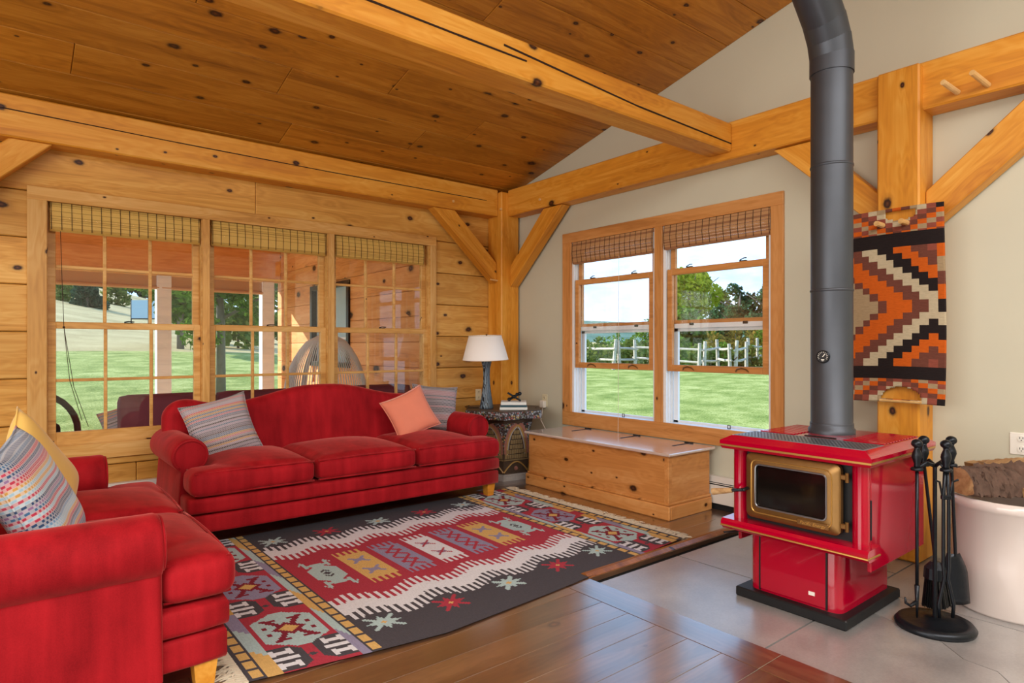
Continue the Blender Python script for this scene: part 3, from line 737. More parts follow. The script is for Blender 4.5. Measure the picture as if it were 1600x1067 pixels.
# ------------------------------------------------------------------ sofas
def couch(name, label, W, ncush, hump, loc, rotz, cx_off=0):
    """local: x along width, front at y=0 facing -y"""
    r = empty(name, loc, rotz, label, 'sofa')
    hw = W / 2; ac = hw - .115; iw = hw - .06        # arm centre, cushion half width
    # base
    bm = B(); softbox(bm, 2 * iw, 1.02, .125, .025, 8, 0, (0, .535, .168)); softbox(bm, 2 * iw + .012, 1.03, .115, .035, 8, 0, (0, .53, .285))
    obj('base', bm, 'velvet', r, smooth=True)
    for sx in (-1, 1):
        # arm: rolled top on a panel, flat round front
        x = sx * ac; f = .255
        bm = B()
        prof = []
        for k in range(25):
            a = R(-150) + R(300) * k / 24
            prof.append((math.sin(a) * .115, .575 + math.cos(a) * .115))
        panel = [(p, q) for p, q in prof]
        panel = [(-.085, .1)] + panel + [(.085, .1)] if True else panel
        # outline runs from lower outer edge round the roll to the lower inner edge
        ys = [f + .012, f, f + .0, f + .012, f + .03, 1.0]
        ins = [.02, .012, .004, 0, 0, 0]
        rings = []
        for yv, inn in ((f, .016), (f + .006, .005), (f + .02, 0), (.6, 0), (1.02, 0)):
            ring = []
            for p, q in panel:
                dx, dz = p, q - .45
                ring.append(bm.verts.new((x + p * (1 - inn / .12) , yv, q if q < .2 else q - inn * (1 if q > .575 else -.0))))
            rings.append(ring)
        for a_, b_ in zip(rings, rings[1:]):
            for k in range(len(panel)):
                j = (k + 1) % len(panel); bm.faces.new((a_[k], a_[j], b_[j], b_[k]))
        bm.faces.new(rings[0]); bm.faces.new(list(reversed(rings[-1])))
        bmesh.ops.recalc_face_normals(bm, faces=bm.faces)
        arm = obj('arm', bm, 'velvet', r, angle=50)
        bm = B()
        tube(bm, [(x + math.sin(R(-140) + R(280) * k / 28) * .1, f - .002, .575 + math.cos(R(-140) + R(280) * k / 28) * .1) for k in range(29)], .0055, 6)
        obj('piping', bm, 'velvet', arm, smooth=True)
    # back
    bw = hw - .06
    def h(x):
        t = abs(x) / bw
        if not hump: v = .86 - .02 * t ** 2
        else:
            v = .852 + .125 * math.exp(-(abs(x) / (bw * .42)) ** 2.6) + .05 * math.exp(-((t - .87) / .12) ** 2)
        rr = .11
        e = bw - abs(x)
        if e < rr: v -= (rr - math.sqrt(max(0, rr * rr - (rr - e) ** 2))) * .9
        return v
    xs = [-bw + 2 * bw * (0.5 - .5 * math.cos(math.pi * i / 64)) for i in range(65)]
    bm = B(); rings = []
    for x in xs:
        H = h(x); e = (bw - abs(x)); th = .085 if e > .08 else .085 * math.sqrt(max(.02, 1 - ((.08 - e) / .08) ** 2))
        yc0 = .86; ring = []
        lean = .13
        pts = []
        for z in (.30, .42, .55, .68): pts.append((yc0 + lean * (z - .3) - th, min(z, H - th)))
        for k in range(9):
            a = math.pi - math.pi * k / 8
            pts.append((yc0 + lean * (H - .3) + th * math.cos(a) * 1.0, H - th + th * math.sin(a)))
        for z in (.66, .5, .3, .1): pts.append((yc0 + .10 + lean * .3 + th * .6 if z < .5 else yc0 + lean * (H - .3) + th, min(z, H - th)))
        for p, q in pts: ring.append(bm.verts.new((x, p, q)))
        rings.append(ring)
    for a_, b_ in zip(rings, rings[1:]):
        for k in range(len(a_)):
            j = (k + 1) % len(a_); bm.faces.new((a_[k], a_[j], b_[j], b_[k]))
    bm.faces.new(rings[0]); bm.faces.new(list(reversed(rings[-1])))
    bmesh.ops.recalc_face_normals(bm, faces=bm.faces)
    obj('back', bm, 'velvet', r, smooth=True)
    # seat cushions (outer ones reach round in front of the arms)
    inner = ac - .09
    cw = 2 * iw / ncush
    for i in range(ncush):
        x0 = -iw + cw * i; x1 = x0 + cw
        bm = B()
        a = max(x0, -inner); b = min(x1, inner)
        softbox(bm, b - a - .008, .86, .165, .055, 10, .06, ((a + b) / 2, .43, .425), .01)
        if i == 0: softbox(bm, .42, .27, .165, .055, 8, .012, (x0 + .21, .125, .425))
        if i == ncush - 1: softbox(bm, .42, .27, .165, .055, 8, .012, (x1 - .21, .125, .425))
        o = obj('seat_cushion', bm, 'velvet', r, smooth=True)
        md = o.modifiers.new('m', 'REMESH'); md.mode = 'VOXEL'; md.voxel_size = .012; md.use_smooth_shade = True
        sm = o.modifiers.new('s', 'SMOOTH'); sm.iterations = 6; sm.factor = .5
        bm = B()
        for zz in (.358, .492):
            L_, R_ = (x0 + .03 if i == 0 else a + .02), (x1 - .03 if i == ncush - 1 else b - .02)
            p = [(L_, .245 if i == 0 else .5, zz), (L_, .045, zz)] if i == 0 else [(L_, .03, zz)]
            p = p + [(L_ + (R_ - L_) * k / 6, .016 - .007 * math.sin(math.pi * k / 6), zz + (.006 * math.sin(math.pi * k / 6) if zz > .45 else 0)) for k in range(7)]
            if i == ncush - 1: p += [(R_, .045, zz), (R_, .245, zz)]
            tube(bm, p, .0055, 6)
        obj('piping', bm, 'velvet', o, smooth=True)
    for sx in (-1, 1):
        for yy in (.105, .93):
            bm = B(); x = sx * (iw - .06)
            prism(bm, rect(x - .03, x + .03, yy - .03, yy + .03), 0, .115)
            bm.verts.ensure_lookup_table()
            for v in list(bm.verts):
                if v.co.z > .05: v.co.x += (.012 if v.co.x > x else -.012); v.co.y += (.012 if v.co.y > yy else -.012)
            obj('leg', bm, 'pine_beam', r)
    return r
sofa = couch('sofa', 'long red velvet camelback sofa with rolled arms under the log wall windows', 2.57, 3, True, (2.13, 4.30, 0), 0)
love = couch('sofa', 'shorter red velvet two cushion sofa with rolled arms set square to long sofa', 1.83, 2, False, (.70, 3.41, 0), R(90))

# ------------------------------------------------------------------ pillows
def pillow(name, label, size, t, mat, loc, rot, w=None):
    bm = B(); n_ = 22; grids = []
    sx = (w or size) / 2; sy = size / 2
    for side in (1, -1):
        gr = []
        for i in range(n_ + 1):
            row = []
            for j in range(n_ + 1):
                u = -1 + 2 * i / n_; v = -1 + 2 * j / n_
                x = u * sx * (1 - .09 * (1 - v * v) * abs(u)); y = v * sy * (1 - .09 * (1 - u * u) * abs(v))
                z = side * t / 2 * (max(0, 1 - u ** 4) * max(0, 1 - v ** 4)) ** .55
                z += .006 * math.sin(5 * u + 2 * v) * (1 - u * u) * (1 - v * v)
                row.append(bm.verts.new((x, y, z)))
            gr.append(row)
        grids.append(gr)
        for i in range(n_):
            for j in range(n_):
                q = (gr[i][j], gr[i + 1][j], gr[i + 1][j + 1], gr[i][j + 1])
                bm.faces.new(q if side > 0 else tuple(reversed(q)))
    bmesh.ops.remove_doubles(bm, verts=bm.verts, dist=.0005)
    r = obj(name, bm, mat, None, loc, rot, smooth=True); tag(r, label, 'pillow')
    bm = B(); P = []
    for k in range(48):
        s = k / 12; q = int(s); f = s - q; u, v = [(-1 + 2 * f, -1), (1, -1 + 2 * f), (1 - 2 * f, 1), (-1, 1 - 2 * f)][q]
        P.append((u * sx * (1 - .09 * (1 - v * v) * abs(u)), v * sy * (1 - .09 * (1 - u * u) * abs(v)), .006 * math.sin(5 * u + 2 * v) * (1 - u * u) * (1 - v * v)))
    tube(bm, P, .004, 6, closed=True); obj('welt', bm, mat, r, smooth=True)
    return r
def basis(nrm, up, roll=0):
    z = V(nrm).normalized(); y = V(up); y = (y - z * y.dot(z)).normalized(); x = y.cross(z)
    return (M((x, y, z)).transposed() @ M.Rotation(R(roll), 3, 'Z')).to_euler()
pillow('throw_pillow', 'striped woven pillow leaning on left arm of long sofa', .46, .15, 'stripe_multi', (1.245, 4.93, .70), basis((-.12, -1, .42), (0, 0, 1), 14))
pillow('throw_pillow', 'peach pillow leaning in front of a striped pillow at sofa end', .40, .13, 'peach_cloth', (2.78, 4.86, .71), basis((-.35, -1, .40), (0, 0, 1), 24))
pillow('throw_pillow', 'grey striped pillow behind the peach pillow on long sofa', .44, .14, 'stripe_grey', (3.13, 5.02, .72), basis((-.25, -1, .30), (0, 0, 1), -6))
pillow('throw_pillow', 'blue and red striped pillow on the two cushion sofa', .52, .17, 'stripe_blue', (.10, 2.98, .71), basis((1, -.25, .45), (0, 0, 1), 8))
pillow('throw_pillow', 'plain yellow pillow behind the blue striped pillow', .50, .15, 'yellow_cloth', (.13, 3.55, .69), basis((1, -.45, .35), (0, 0, 1), 38))

# ------------------------------------------------------------------ kilims
def colgrid(name, nu, nv, pos, colf, mat, parent=None, skip=None, thick=.006):
    vs = [pos(i / nu, j / nv) for j in range(nv + 1) for i in range(nu + 1)]
    fs = []; cs = []
    for j in range(nv):
        for i in range(nu):
            if skip and skip(i, j): continue
            k = j * (nu + 1) + i
            fs.append((k, k + 1, k + nu + 2, k + nu + 1)); cs.append(colf(i, j))
    me = bpy.data.meshes.new(name); me.from_pydata(vs, [], fs); me.update()
    at = me.color_attributes.new('Col', 'FLOAT_COLOR', 'CORNER')
    arr = np.repeat(np.array(cs, dtype=np.float32), 4, axis=0); at.data.foreach_set('color', arr.ravel())
    o = link(name, me, mat, parent, smooth=True)
    return o
C_ = {k: lin(v) for k, v in dict(red='a83a48', black='4a474c', white='d8d9de', blue='aac2c2', lilac='8f8aa4', yellow='d0aa68', dred='7e2836', gold='c79c54').items()}
RX0, RX1 = .735, 3.565
def rug_near(x):
    return float(np.interp(x, [.7, 1.235, 1.558, 2.23, 2.9, 3.6], [2.53, 2.437, 2.395, 2.445, 2.51, 2.585]))
def rugpos(u, v):
    x = RX0 + (RX1 - RX0) * u; yn = rug_near(x); yf = 4.50 + .0 * u
    return (x, yn + (yf - yn) * v, .007 + .0015 * math.sin(9 * u + 3 * v))
NU, NV = 283, 206
def star(du, dv, r=8):
    a, b = abs(du), abs(dv)
    if a + b < r * .75 and max(a, b) < r * .6: return True
    return (a < r and b < r and abs(a - b * .9) < 2.2 - .12 * max(a, b) * 0) or (a < r * 1.05 and b < 1.5) or (b < r * 1.05 and a < 1.5) and False
def rugcol(i, j):
    mir = i > NU / 2; u = min(i, NU - 1 - i); v = j; vv = min(j, NV - 1 - j)
    if u < 2: return C_['black']
    if u < 7:
        return C_['black'] if (v % 9) < 2 or u < 2 or u > 5 else C_['yellow']
    if u < 13:
        s = ((v + (u - 7) // 2 * 3) // 26) % 4; return C_[('yellow', 'blue', 'lilac', 'gold')[s]] if (v % 104) < 92 else C_['red']
    if u < 44:
        # motifs in the red end panel
        for k, cv in enumerate((42, 106, 170)):
            du, dv = u - 28, v - cv
            if abs(du) <= 13 and abs(dv) <= 20 - max(0, abs(du) - 3) * .75:
                m_ = 20 - max(0, abs(du) - 3) * .75
                if abs(du) + abs(dv) < 5: return C_['yellow']
                if abs(du) + abs(dv) < 8: return C_['dred']
                if abs(abs(du) - abs(dv) * .62) < 1.6 and abs(dv) < 14: return C_['dred']
                if abs(dv) in (11, 12) and abs(du) in (3, 4, 5, 6, 7): return C_['dred']
                if abs(du) in (9, 10) and abs(dv) < 6 and abs(dv) > 2: return C_['dred']
                return C_['lilac'] if k == 1 else C_['blue']
        for cv in (12, 76, 138, 196):
            for cu in (17, 39):
                dv = v - cv - (0 if cu == 17 else 2); du = u - cu
                if abs(dv) <= 11 and abs(du) <= 8 - max(0, abs(dv) - 7):
                    a, b = abs(du), abs(dv)
                    if (b <= 1 and a < 6) or (abs(b - 6) <= 1 and a < 5) or (a in (3, 4) and 4 <= b <= 9): return C_['white']
                    return C_['black']
        if (u % 11 in (5, 6)) and (v % 21 in (10, 11, 12)) : return C_['black']
        if (u % 11 in (4, 5, 6, 7)) and (v % 21 == 11): return C_['black']
        return C_['red']
    if u < 48:
        s = ((v + (u - 44) * 3) // 30) % 4; return C_[('lilac', 'blue', 'yellow', 'blue')[s]]
    if u < 54:
        return C_['black'] if (v % 9) < 2 or u < 49 or u > 52 else C_['yellow']
    # field
    uc = i - 54; W_ = NU - 108
    # stars on the dark sides at 5 stations
    for k, cu in enumerate((65, 102, 141.5, 181, 218)):
        du = i - cu; dv = vv - 25
        a, b = abs(du), abs(dv)
        if a < 9 and b < 8:
            if max(a, b) < 3.6 or a + b < 5.5 or b < (9 - a) * .42 or a < (8 - b) * .42 or (abs(b - a) < 1.7 and max(a, b) < 7.5):
                if a + b < 2: return C_['yellow']
                return C_['red'] if k % 2 else C_['blue']
    tri = abs(((i - 65 + 19.2) % 38.4) - 19.2) / 19.2           # 0 at stars, 1 between
    st = math.floor(tri * 4) / 4
    c = 52 - 10 * st
    tooth_out = (i % 4) < 2; d = vv - c
    if vv < 30 + 0: 
        pass
    if abs(d) < 6: return C_['white']
    if -15 <= d <= -6 and tooth_out: return C_['white']
    if 6 <= d <= 15 and (i % 4) >= 2: return C_['white']
    if d < 0: return C_['black']
    # medallions
    dv = v - 103
    for k, (cu, cc) in enumerate(((70, 'blue'), (94, 'yellow'), (118, 'lilac'), (141.5, 'white'), (165, 'lilac'), (189, 'yellow'), (213, 'blue'))):
        du = i - cu; a, b = abs(du), abs(dv)
        if k in (0, 6):
            if (a <= 8 and b <= 12 - max(0, a - 4)) or (a <= 3 and b <= 18) or (15 <= b <= 17 and a <= 7) or (a in (6, 7) and 13 <= b <= 22) or (19 <= b <= 24 and a == 9 - (b - 19) // 2):
                if a <= 2 and b <= 7 and (a + b) % 5 < 2: return C_['black']
                if a + b < 3: return C_['black']
                return C_['blue']
            continue
        if a <= 9:
            if b <= 22:
                s = b - 10
                if cc == 'lilac':
                    if a <= 5 and (abs(abs(b - 6) - a) <= 1 or abs(abs(b - 15) - a) <= 1): return C_['red']
                else:
                    if abs(s) <= 5 and a <= 5 and abs(abs(du + dv * .0) - abs(s)) <= 1: return C_['red' if cc != 'yellow' else 'lilac']
                    if abs(s) <= 2 and a <= 3: return C_['lilac']
                return C_[cc]
            if b <= 29 and (i % 4) < 2: return C_[cc]
    return C_['red']
rug = empty('kilim_rug', (0, 0, 0), 0, 'red and charcoal geometric kilim rug with fringed ends on wood floor', 'rug')
colgrid('rug_field', NU, NV, rugpos, rugcol, 'kilim_rug', rug)
for x, sgn in ((RX0, -1), (RX1, 1)):
    bm = B(); rng = random.Random(3 + sgn)
    for k in range(190):
        v = k / 189; p = V(rugpos(0 if sgn < 0 else 1, v)); L = rng.uniform(.06, .115); dy = rng.uniform(-.045, .045)
        tube(bm, [p, p + V((sgn * L * .35, dy * .2, .006)), p + V((sgn * L * .7, dy, .004)), p + V((sgn * L, dy * .6, -.003))], .003, 4, radii=[.005, .0045, .004, .002])
    s = obj('fringe', bm, 'fringe', rug); s['kind'] = 'stuff'

K_ = {k: lin(v) for k, v in dict(or_='c25a1a', br='6b3f33', tn='a08a6a', wh='b9ab8e', bk='241d1d', rd='8a4a3c').items()}
KU, KV = 56, 124
KX = 4.225; KY0, KY1, KZ0, KZ1 = 1.255, 1.80, .955, 2.135
def kpos(u, v):     # u left to right (from large y to small y), v bottom to top
    y = KY1 + (KY1 - KY1) + (KY0 - KY1) * u; z = KZ0 + (KZ1 - KZ0) * v
    return (KX - .006 + .004 * math.sin(7 * u + 5 * v) - .008 * max(0, .05 - v) * 20 * abs(math.sin(6 * u)), y - .006 * math.sin(4 * v), z + .006 * math.sin(3.1 * u))
def kcol(i, j):
    u = i / KU; t = 1 - j / KV           # t from top
    c = int(u * 12)
    if .135 < t < .205 or .815 < t < .88: return K_['bk']
    edge = u > .915
    if t < .135 or t > .88:
        tt = t if t < .5 else 1 - t
        rr = int(tt * 40); q = c - 6
        if edge and tt < .03: return K_['bk']
        s = (abs(q) + rr) % 9
        return K_[('or_', 'br', 'tn', 'wh', 'rd', 'br', 'or_', 'tn', 'rd')[s]]
    rr = int((t - .205) / .61 * 18); 
    if edge: return K_[('or_', 'tn', 'br', 'or_', 'bk', 'wh', 'bk', 'or_', 'br')[min(8, rr // 2)]]
    if u < .05: return K_['rd']
    s = abs(rr - 8.5) + c - 1
    for lim, k in ((2.6, 'tn'), (4.1, 'br'), (6.6, 'or_'), (8.6, 'br'), (10.8, 'wh'), (12.6, 'bk'), (15.1, 'or_'), (16.8, 'br'), (18.2, 'rd')):
        if s < lim: return K_[k]
    return K_['tn']
def kskip(i, j):
    u = (i + .5) / KU; z = (j + .5) / KV
    yc = .58
    a = (u - yc) / .2
    if abs(a) < 1 and z > .018 and z < .018 + .062 * math.sqrt(1 - a * a): return True
    if abs(a) < .8 and z < .985 and z > .985 - .05 * math.sqrt(1 - a * a): return True
    return False
kl = empty('kilim_wall_hanging', (0, 0, 0), 0, 'orange black and tan stepped kilim hanging from pegs on wall post', 'wall hanging')
o = colgrid('woven_cloth', KU, KV, kpos, kcol, 'kilim_wall', kl, kskip)
md = o.modifiers.new('t', 'SOLIDIFY'); md.thickness = .006
bm = B(); tube(bm, [(KX - .012, KY1 - .2, KZ0 + .012), (KX - .012, KY1 - .43, KZ0 + .012)], .009, 8); obj('hem_rod', bm, 'peg_wood', kl)

# ------------------------------------------------------------------ end table, lamp, books
tcx, tcy = 3.93, 5.0; ta = math.atan2(-tcy, -tcx)
tb = empty('end_table', (tcx, tcy, 0), ta, 'six sided carved and painted end table with notched top in corner', 'table')
def hexpts(r): return [(r * math.cos(R(60) * k), r * math.sin(R(60) * k)) for k in range(6)]
top = []
hp = hexpts(.43)
for k in range(6):
    a, b = V(hp[k]), V(hp[(k + 1) % 6]); mid = (a + b) / 2; inw = -mid.normalized()
    top += [a, a.lerp(b, .40), a.lerp(b, .40) + inw * .05, a.lerp(b, .60) + inw * .05, a.lerp(b, .60)]
top = [tuple(p) for p in top]
bm = B(); prism(bm, top, .60, .672); obj('table_top', bm, 'carved_paint', tb)
bm = B(); prism(bm, [(x * .985, y * .985) for x, y in top], .672, .68); obj('top_panel', bm, 'carve_dark', tb)
bm = B(); prism(bm, hexpts(.315), 0, .045); prism(bm, hexpts(.30), .045, .06); obj('plinth', bm, 'carve_grey', tb)
bm = B()
a_ = [bm.verts.new((x, y, .06)) for x, y in hexpts(.275)]; b_ = [bm.verts.new((x, y, .45)) for x, y in hexpts(.285)]; c_ = [bm.verts.new((x, y, .6)) for x, y in hexpts(.335)]
for p, q in ((a_, b_), (b_, c_)):
    for k in range(6): bm.faces.new((p[k], p[(k + 1) % 6], q[(k + 1) % 6], q[k]))
bm.faces.new(c_)
obj('table_body', bm, 'carve_dark', tb)
def facept(k, s, z, off=0.0):
    """point on side face k: s -1..1 across, height z"""
    r_ = .275 + (z - .06) / .39 * .01 if z < .45 else .285 + (z - .45) / .15 * .05
    a, b = [V((r_ * math.cos(R(60) * q), r_ * math.sin(R(60) * q))) for q in (k, k + 1)]
    p = a.lerp(b, (s + 1) / 2); nrm = ((a + b) / 2).normalized(); p = p + nrm * off
    return V((p.x, p.y, z))
for k in range(6):
    vis = k in (0, 5, 1, 4)
    pan = B()     # carved side: arch bands, bricks, lower scroll
    def arch(f, off): # f 0..1 from spring to crown; returns half width and z
        return None
    for sgn in (-1, 1):
        for band, (w0, w1, mi) in enumerate(((0, .30, 0), (.30, .48, 1), (.48, .62, 2))):
            pts_in = []; 
            prev = None
            for q in range(13):
                f = q / 12; ang = f * R(80)
                s_out = 1.0 - (1 - math.cos(ang)) * 1.0; z_ = .26 + math.sin(ang) * .30
                s0 = s_out - w0 * .55; s1 = s_out - w1 * .55
                zz0 = z_ - w0 * .05; zz1 = z_ - w1 * .05
                cur = (facept(k, sgn * max(.0, s0), zz0, .008 - band * .002), facept(k, sgn * max(.0, s1), zz1, .008 - band * .002))
                if prev:
                    v4 = [pan.verts.new(x) for x in (prev[0], prev[1], cur[1], cur[0])]
                    f4 = pan.faces.new(v4 if sgn > 0 else list(reversed(v4))); f4.material_index = (3, 1, 0)[band]
                prev = cur
    # spandrel plates beside the arch
    for sgn in (-1, 1):
        prev = None
        for q in range(13):
            f = q / 12; ang = f * R(80); s_out = 1.0 - (1 - math.cos(ang)); z_ = .26 + math.sin(ang) * .30
            cur = (facept(k, sgn * s_out, z_, .006), facept(k, sgn * 1.0, max(z_, .26) , .006))
            if prev and q > 1:
                v4 = [pan.verts.new(x) for x in (prev[0], prev[1], cur[1], cur[0])]
                f4 = pan.faces.new(v4 if sgn < 0 else list(reversed(v4))); f4.material_index = 4
            prev = cur
    for sgn in (-1, 1):   # lower scroll
        P = [facept(k, sgn * (1 - q / 10 * 1.0), .075 + .10 * math.sin(q / 10 * R(90)), .006) for q in range(11)]
        tube(pan, P, .008, 5, mi=1)
    tube(pan, [facept(k, -.98, .195, .004), facept(k, .98, .195, .004)], .007, 5, mi=2)
    sphere(pan, facept(k, 0, .11, .0), .022, 8, 6, mi=3)
    pr = obj('carved_side', pan, ['carve_grey', 'carve_gold', 'carve_brick', 'carve_rose', 'carved_paint'], tb)
    if not vis: continue
    bk = B(); row = 0; z = .205
    while z < .52:
        hgt = .047
        half = .93 if z < .26 else max(0, (1.0 - (1 - math.sqrt(max(0, 1 - min(1, ((z - .26 + hgt) / .30)) ** 2)))) - .42)
        nb = max(1, int(half * 11)); off = (row % 2) * .5
        for q in range(nb):
            s0 = -half + 2 * half * q / nb; s1 = s0 + 2 * half / nb
            vv = [facept(k, s0 + .02, z + .004, .007), facept(k, s1 - .02, z + .004, .007), facept(k, s1 - .02, z + hgt - .006, .007), facept(k, s0 + .02, z + hgt - .006, .007)]
            v2 = [facept(k, s0 + .015, z + .002, -.002), facept(k, s1 - .015, z + .002, -.002), facept(k, s1 - .015, z + hgt - .004, -.002), facept(k, s0 + .015, z + hgt - .004, -.002)]
            A_ = [bk.verts.new(p) for p in vv]; B_ = [bk.verts.new(p) for p in v2]
            bk.faces.new(A_)
            for e in range(4): bk.faces.new((A_[(e + 1) % 4], A_[e], B_[e], B_[(e + 1) % 4]))
        z += hgt; row += 1
    o = obj('carved_bricks', bk, 'carve_brick', pr); o['kind'] = 'stuff'

lx, ly, lz = 3.76, 5.06, .68
lm = empty('table_lamp', (lx, ly, lz), 0, 'table lamp with white tapered shade and dark swirl waisted base', 'lamp')
bm = B(); lathe(bm, [(.0, 0), (.068, 0), (.07, .01), (.066, .03), (.05, .13), (.036, .25), (.033, .33), (.036, .40), (.05, .46), (.052, .468), (.045, .47), (0, .47)], 32); obj('lamp_base', bm, 'lamp_swirl', lm, smooth=True)
bm = B(); cyl(bm, (0, 0, .47), (0, 0, .71), .008, seg=10); lathe(bm, [(.02, .47), (.02, .49), (.012, .50)], 16); tube(bm, [(-.06, 0, .53), (-.05, 0, .65), (0, 0, .70), (.05, 0, .65), (.06, 0, .53)], .003, 6); sphere(bm, (0, 0, .735), .01, 10, 8)
obj('lamp_stem', bm, 'bronze', lm)
bm = B()
prof = [(.228, .49), (.226, .492), (.165, .725), (.168, .726), (.232, .488)]
lathe(bm, [(.229, .488), (.163, .727), (.160, .727), (.225, .489)], 48, cap=False)
o = obj('lamp_shade', bm, 'lamp_shade', lm, rot=(R(1.5), R(-2.5), 0), smooth=True)
bm = B()
for rr, zz in ((.2285, .489), (.163, .726)): tube(bm, [(rr * math.cos(R(10) * k), rr * math.sin(R(10) * k), zz) for k in range(36)], .003, 6, closed=True)
obj('shade_trim', bm, 'cream_cloth', lm, rot=(R(1.5), R(-2.5), 0))
bm = B(); tube(bm, [(-.06, .05, .006), (-.16, .12, .006), (-.12, .2, .008), (0, .3, .006)], .005, 6); obj('lamp_cord', bm, 'wicker_dark', lm)

def book(label, loc, rotz, w_, d_, h_, cover):
    r = empty('book', loc, rotz, label, 'book', None)
    bm = B(); box(bm, -w_ / 2, w_ / 2, -d_ / 2, d_ / 2, 0, .003); box(bm, -w_ / 2, w_ / 2, -d_ / 2, d_ / 2, h_ - .003, h_); box(bm, -w_ / 2, w_ / 2, -d_ / 2, -d_ / 2 + .004, 0, h_); obj('cover', bm, cover, r)
    bm = B(); box(bm, -w_ / 2 + .004, w_ / 2 - .004, -d_ / 2 + .004, d_ / 2 - .005, .003, h_ - .003); obj('page_block', bm, 'cream_cloth', r); return r
bz = .68
ba = R(-39)
book('white book lying at bottom of stack on end table', (3.93, 4.84, bz), ba, .27, .2, .026, 'book_white')
book('book with teal and tan spine in middle of end table stack', (3.935, 4.845, bz + .026), ba, .26, .19, .02, 'book_cover')
book('white book lying on top of the stack under the dark figurine', (3.935, 4.845, bz + .046), ba, .25, .19, .03, 'book_white')
fg = empty('figurine', (3.93, 4.83, bz + .076), ba, 'small dark metal jack shaped figurine on top of white books', 'figurine')
bm = B()
cyl(bm, (-.065, 0, .085), (.065, -.01, .005), .01, .009, 10); obj('crossed_bar', bm, 'iron', fg)
bm = B(); cyl(bm, (-.045, .01, .02), (.05, -.01, .075), .013, .012, 10); sphere(bm, (-.05, .01, .019), .019, 12, 8); sphere(bm, (.055, -.01, .077), .019, 12, 8); sphere(bm, (0, 0, .045), .02, 12, 8); sphere(bm, (.028, -.004, .069), .017, 12, 8); obj('knobbed_bar', bm, 'iron', fg, smooth=True)
bg_ = empty('cloth_bag', (4.22, 4.70, 0), 0, 'dark navy cloth bag on floor between end table and chest', 'bag')
bm = B(); softbox(bm, .22, .2, .34, .09, 8, .02, (0, 0, .17)); o = obj('bag_body', bm, 'navy_cloth', bg_, smooth=True)
bm = B(); tube(bm, [(-.09, -.08, .3), (-.08, -.11, .18), (-.02, -.112, .06)], .008, 6); tube(bm, [(.06, -.06, .33), (.0, -.09, .40), (-.07, -.06, .33)], .008, 6); obj('strap', bm, 'stove_black', bg_)

# ------------------------------------------------------------------ chest
ch = empty('blanket_chest', (4.135, 3.725, 0), 0, 'long low pine chest with polished lid under gable window', 'chest')
HX, HY = .255, .785
bm = B(); box(bm, -HX, HX, -HY, HY, .06, .478, .004); obj('chest_body', bm, 'pine_chest', ch)
def rotbox(name, mat, x0, x1, y0, y1, z0, z1, bev=.004):
    """box whose long side is y: grain along local x"""
    bm = B(); cx, cy, cz = (x0 + x1) / 2, (y0 + y1) / 2, (z0 + z1) / 2
    box(bm, -(y1 - y0) / 2, (y1 - y0) / 2, -(x1 - x0) / 2, (x1 - x0) / 2, -(z1 - z0) / 2, (z1 - z0) / 2, bev)
    return obj(name, bm, mat, ch, (cx, cy, cz), (0, 0, R(90)))
rotbox('front_board', 'pine_chest', -HX - .018, -HX, -HY - .018, HY + .018, .09, .478)
bm = B(); box(bm, -HX, HX, -HY - .018, -HY, .09, .478, .003); obj('end_board', bm, 'pine_chest', ch)
bm = B(); box(bm, -HX, HX, HY, HY + .018, .09, .478, .003); obj('end_board', bm, 'pine_chest', ch)
bm = B(); box(bm, -HX - .02, -HX + .022, -HY - .02, -HY + .02, .1, .478, .003); obj('corner_strip', bm, 'pine_chest', ch)
rotbox('plinth_board', 'pine_chest', -HX - .042, -HX - .018, -HY - .042, HY + .042, .0, .105, .008)
bm = B(); box(bm, -HX - .018, HX, -HY - .042, -HY - .018, .0, .105, .008); obj('plinth_board', bm, 'pine_chest', ch)
bm = B(); tube(bm, [(-HX - .022, HY + .02, .115), (-HX - .022, -HY - .022, .115), (HX, -HY - .022, .115)], .011, 8); obj('bead_moulding', bm, 'pine_chest', ch)
rotbox('lid', 'lid_wood_sheen', -HX - .05, HX + .035, -HY - .05, HY + .05, .478, .5, .006)
for yy in (.55, -.05, -.6):
    bm = B(); box(bm, .05, HX - .0, yy - .008, yy + .008, .5, .503); cyl(bm, (HX + .01, yy - .04, .504), (HX + .01, yy + .04, .504), .006, seg=8); obj('hinge', bm, 'black', ch)

# ------------------------------------------------------------------ stove
stv = empty('wood_stove', (0, 0, 0), 0, 'glossy red enamel wood stove with glass door and black pipe collar', 'stove')
bm = B(); box(bm, 2.99, 3.62, 1.275, 1.835, -.004, .045, .006); obj('base_slab', bm, 'stove_black', stv)
def chamf(x0, x1, y0, y1, c, seg=5):
    """rectangle with rounded corners on the x0 side"""
    p = []
    for cx, cy, a0 in ((x0 + c, y1 - c, 90), (x0 + c, y0 + c, 180)):
        for k in range(seg + 1): a = R(a0 + 90 * k / seg); p.append((cx + c * math.cos(a), cy + c * math.sin(a)))
    return p + [(x1, y0), (x1, y1)]
bm = B(); prism(bm, chamf(3.035, 3.57, 1.32, 1.785, .05), .045, .40); obj('pedestal', bm, 'stove_red', stv, angle=40)
bm = B(); box(bm, 3.030, 3.037, 1.385, 1.72, .055, .36, .002); obj('pedestal_panel', bm, 'stove_red', stv)
for q in (1.383, 1.72):
    bm = B(); box(bm, 3.0285, 3.038, q - .004, q + .004, .05, .36); obj('pedestal_seam', bm, 'stove_black', stv)
bm = B(); box(bm, 3.0275, 3.0305, 1.438, 1.468, .10, .118, .0005); obj('paper_label', bm, 'plastic_white', stv)
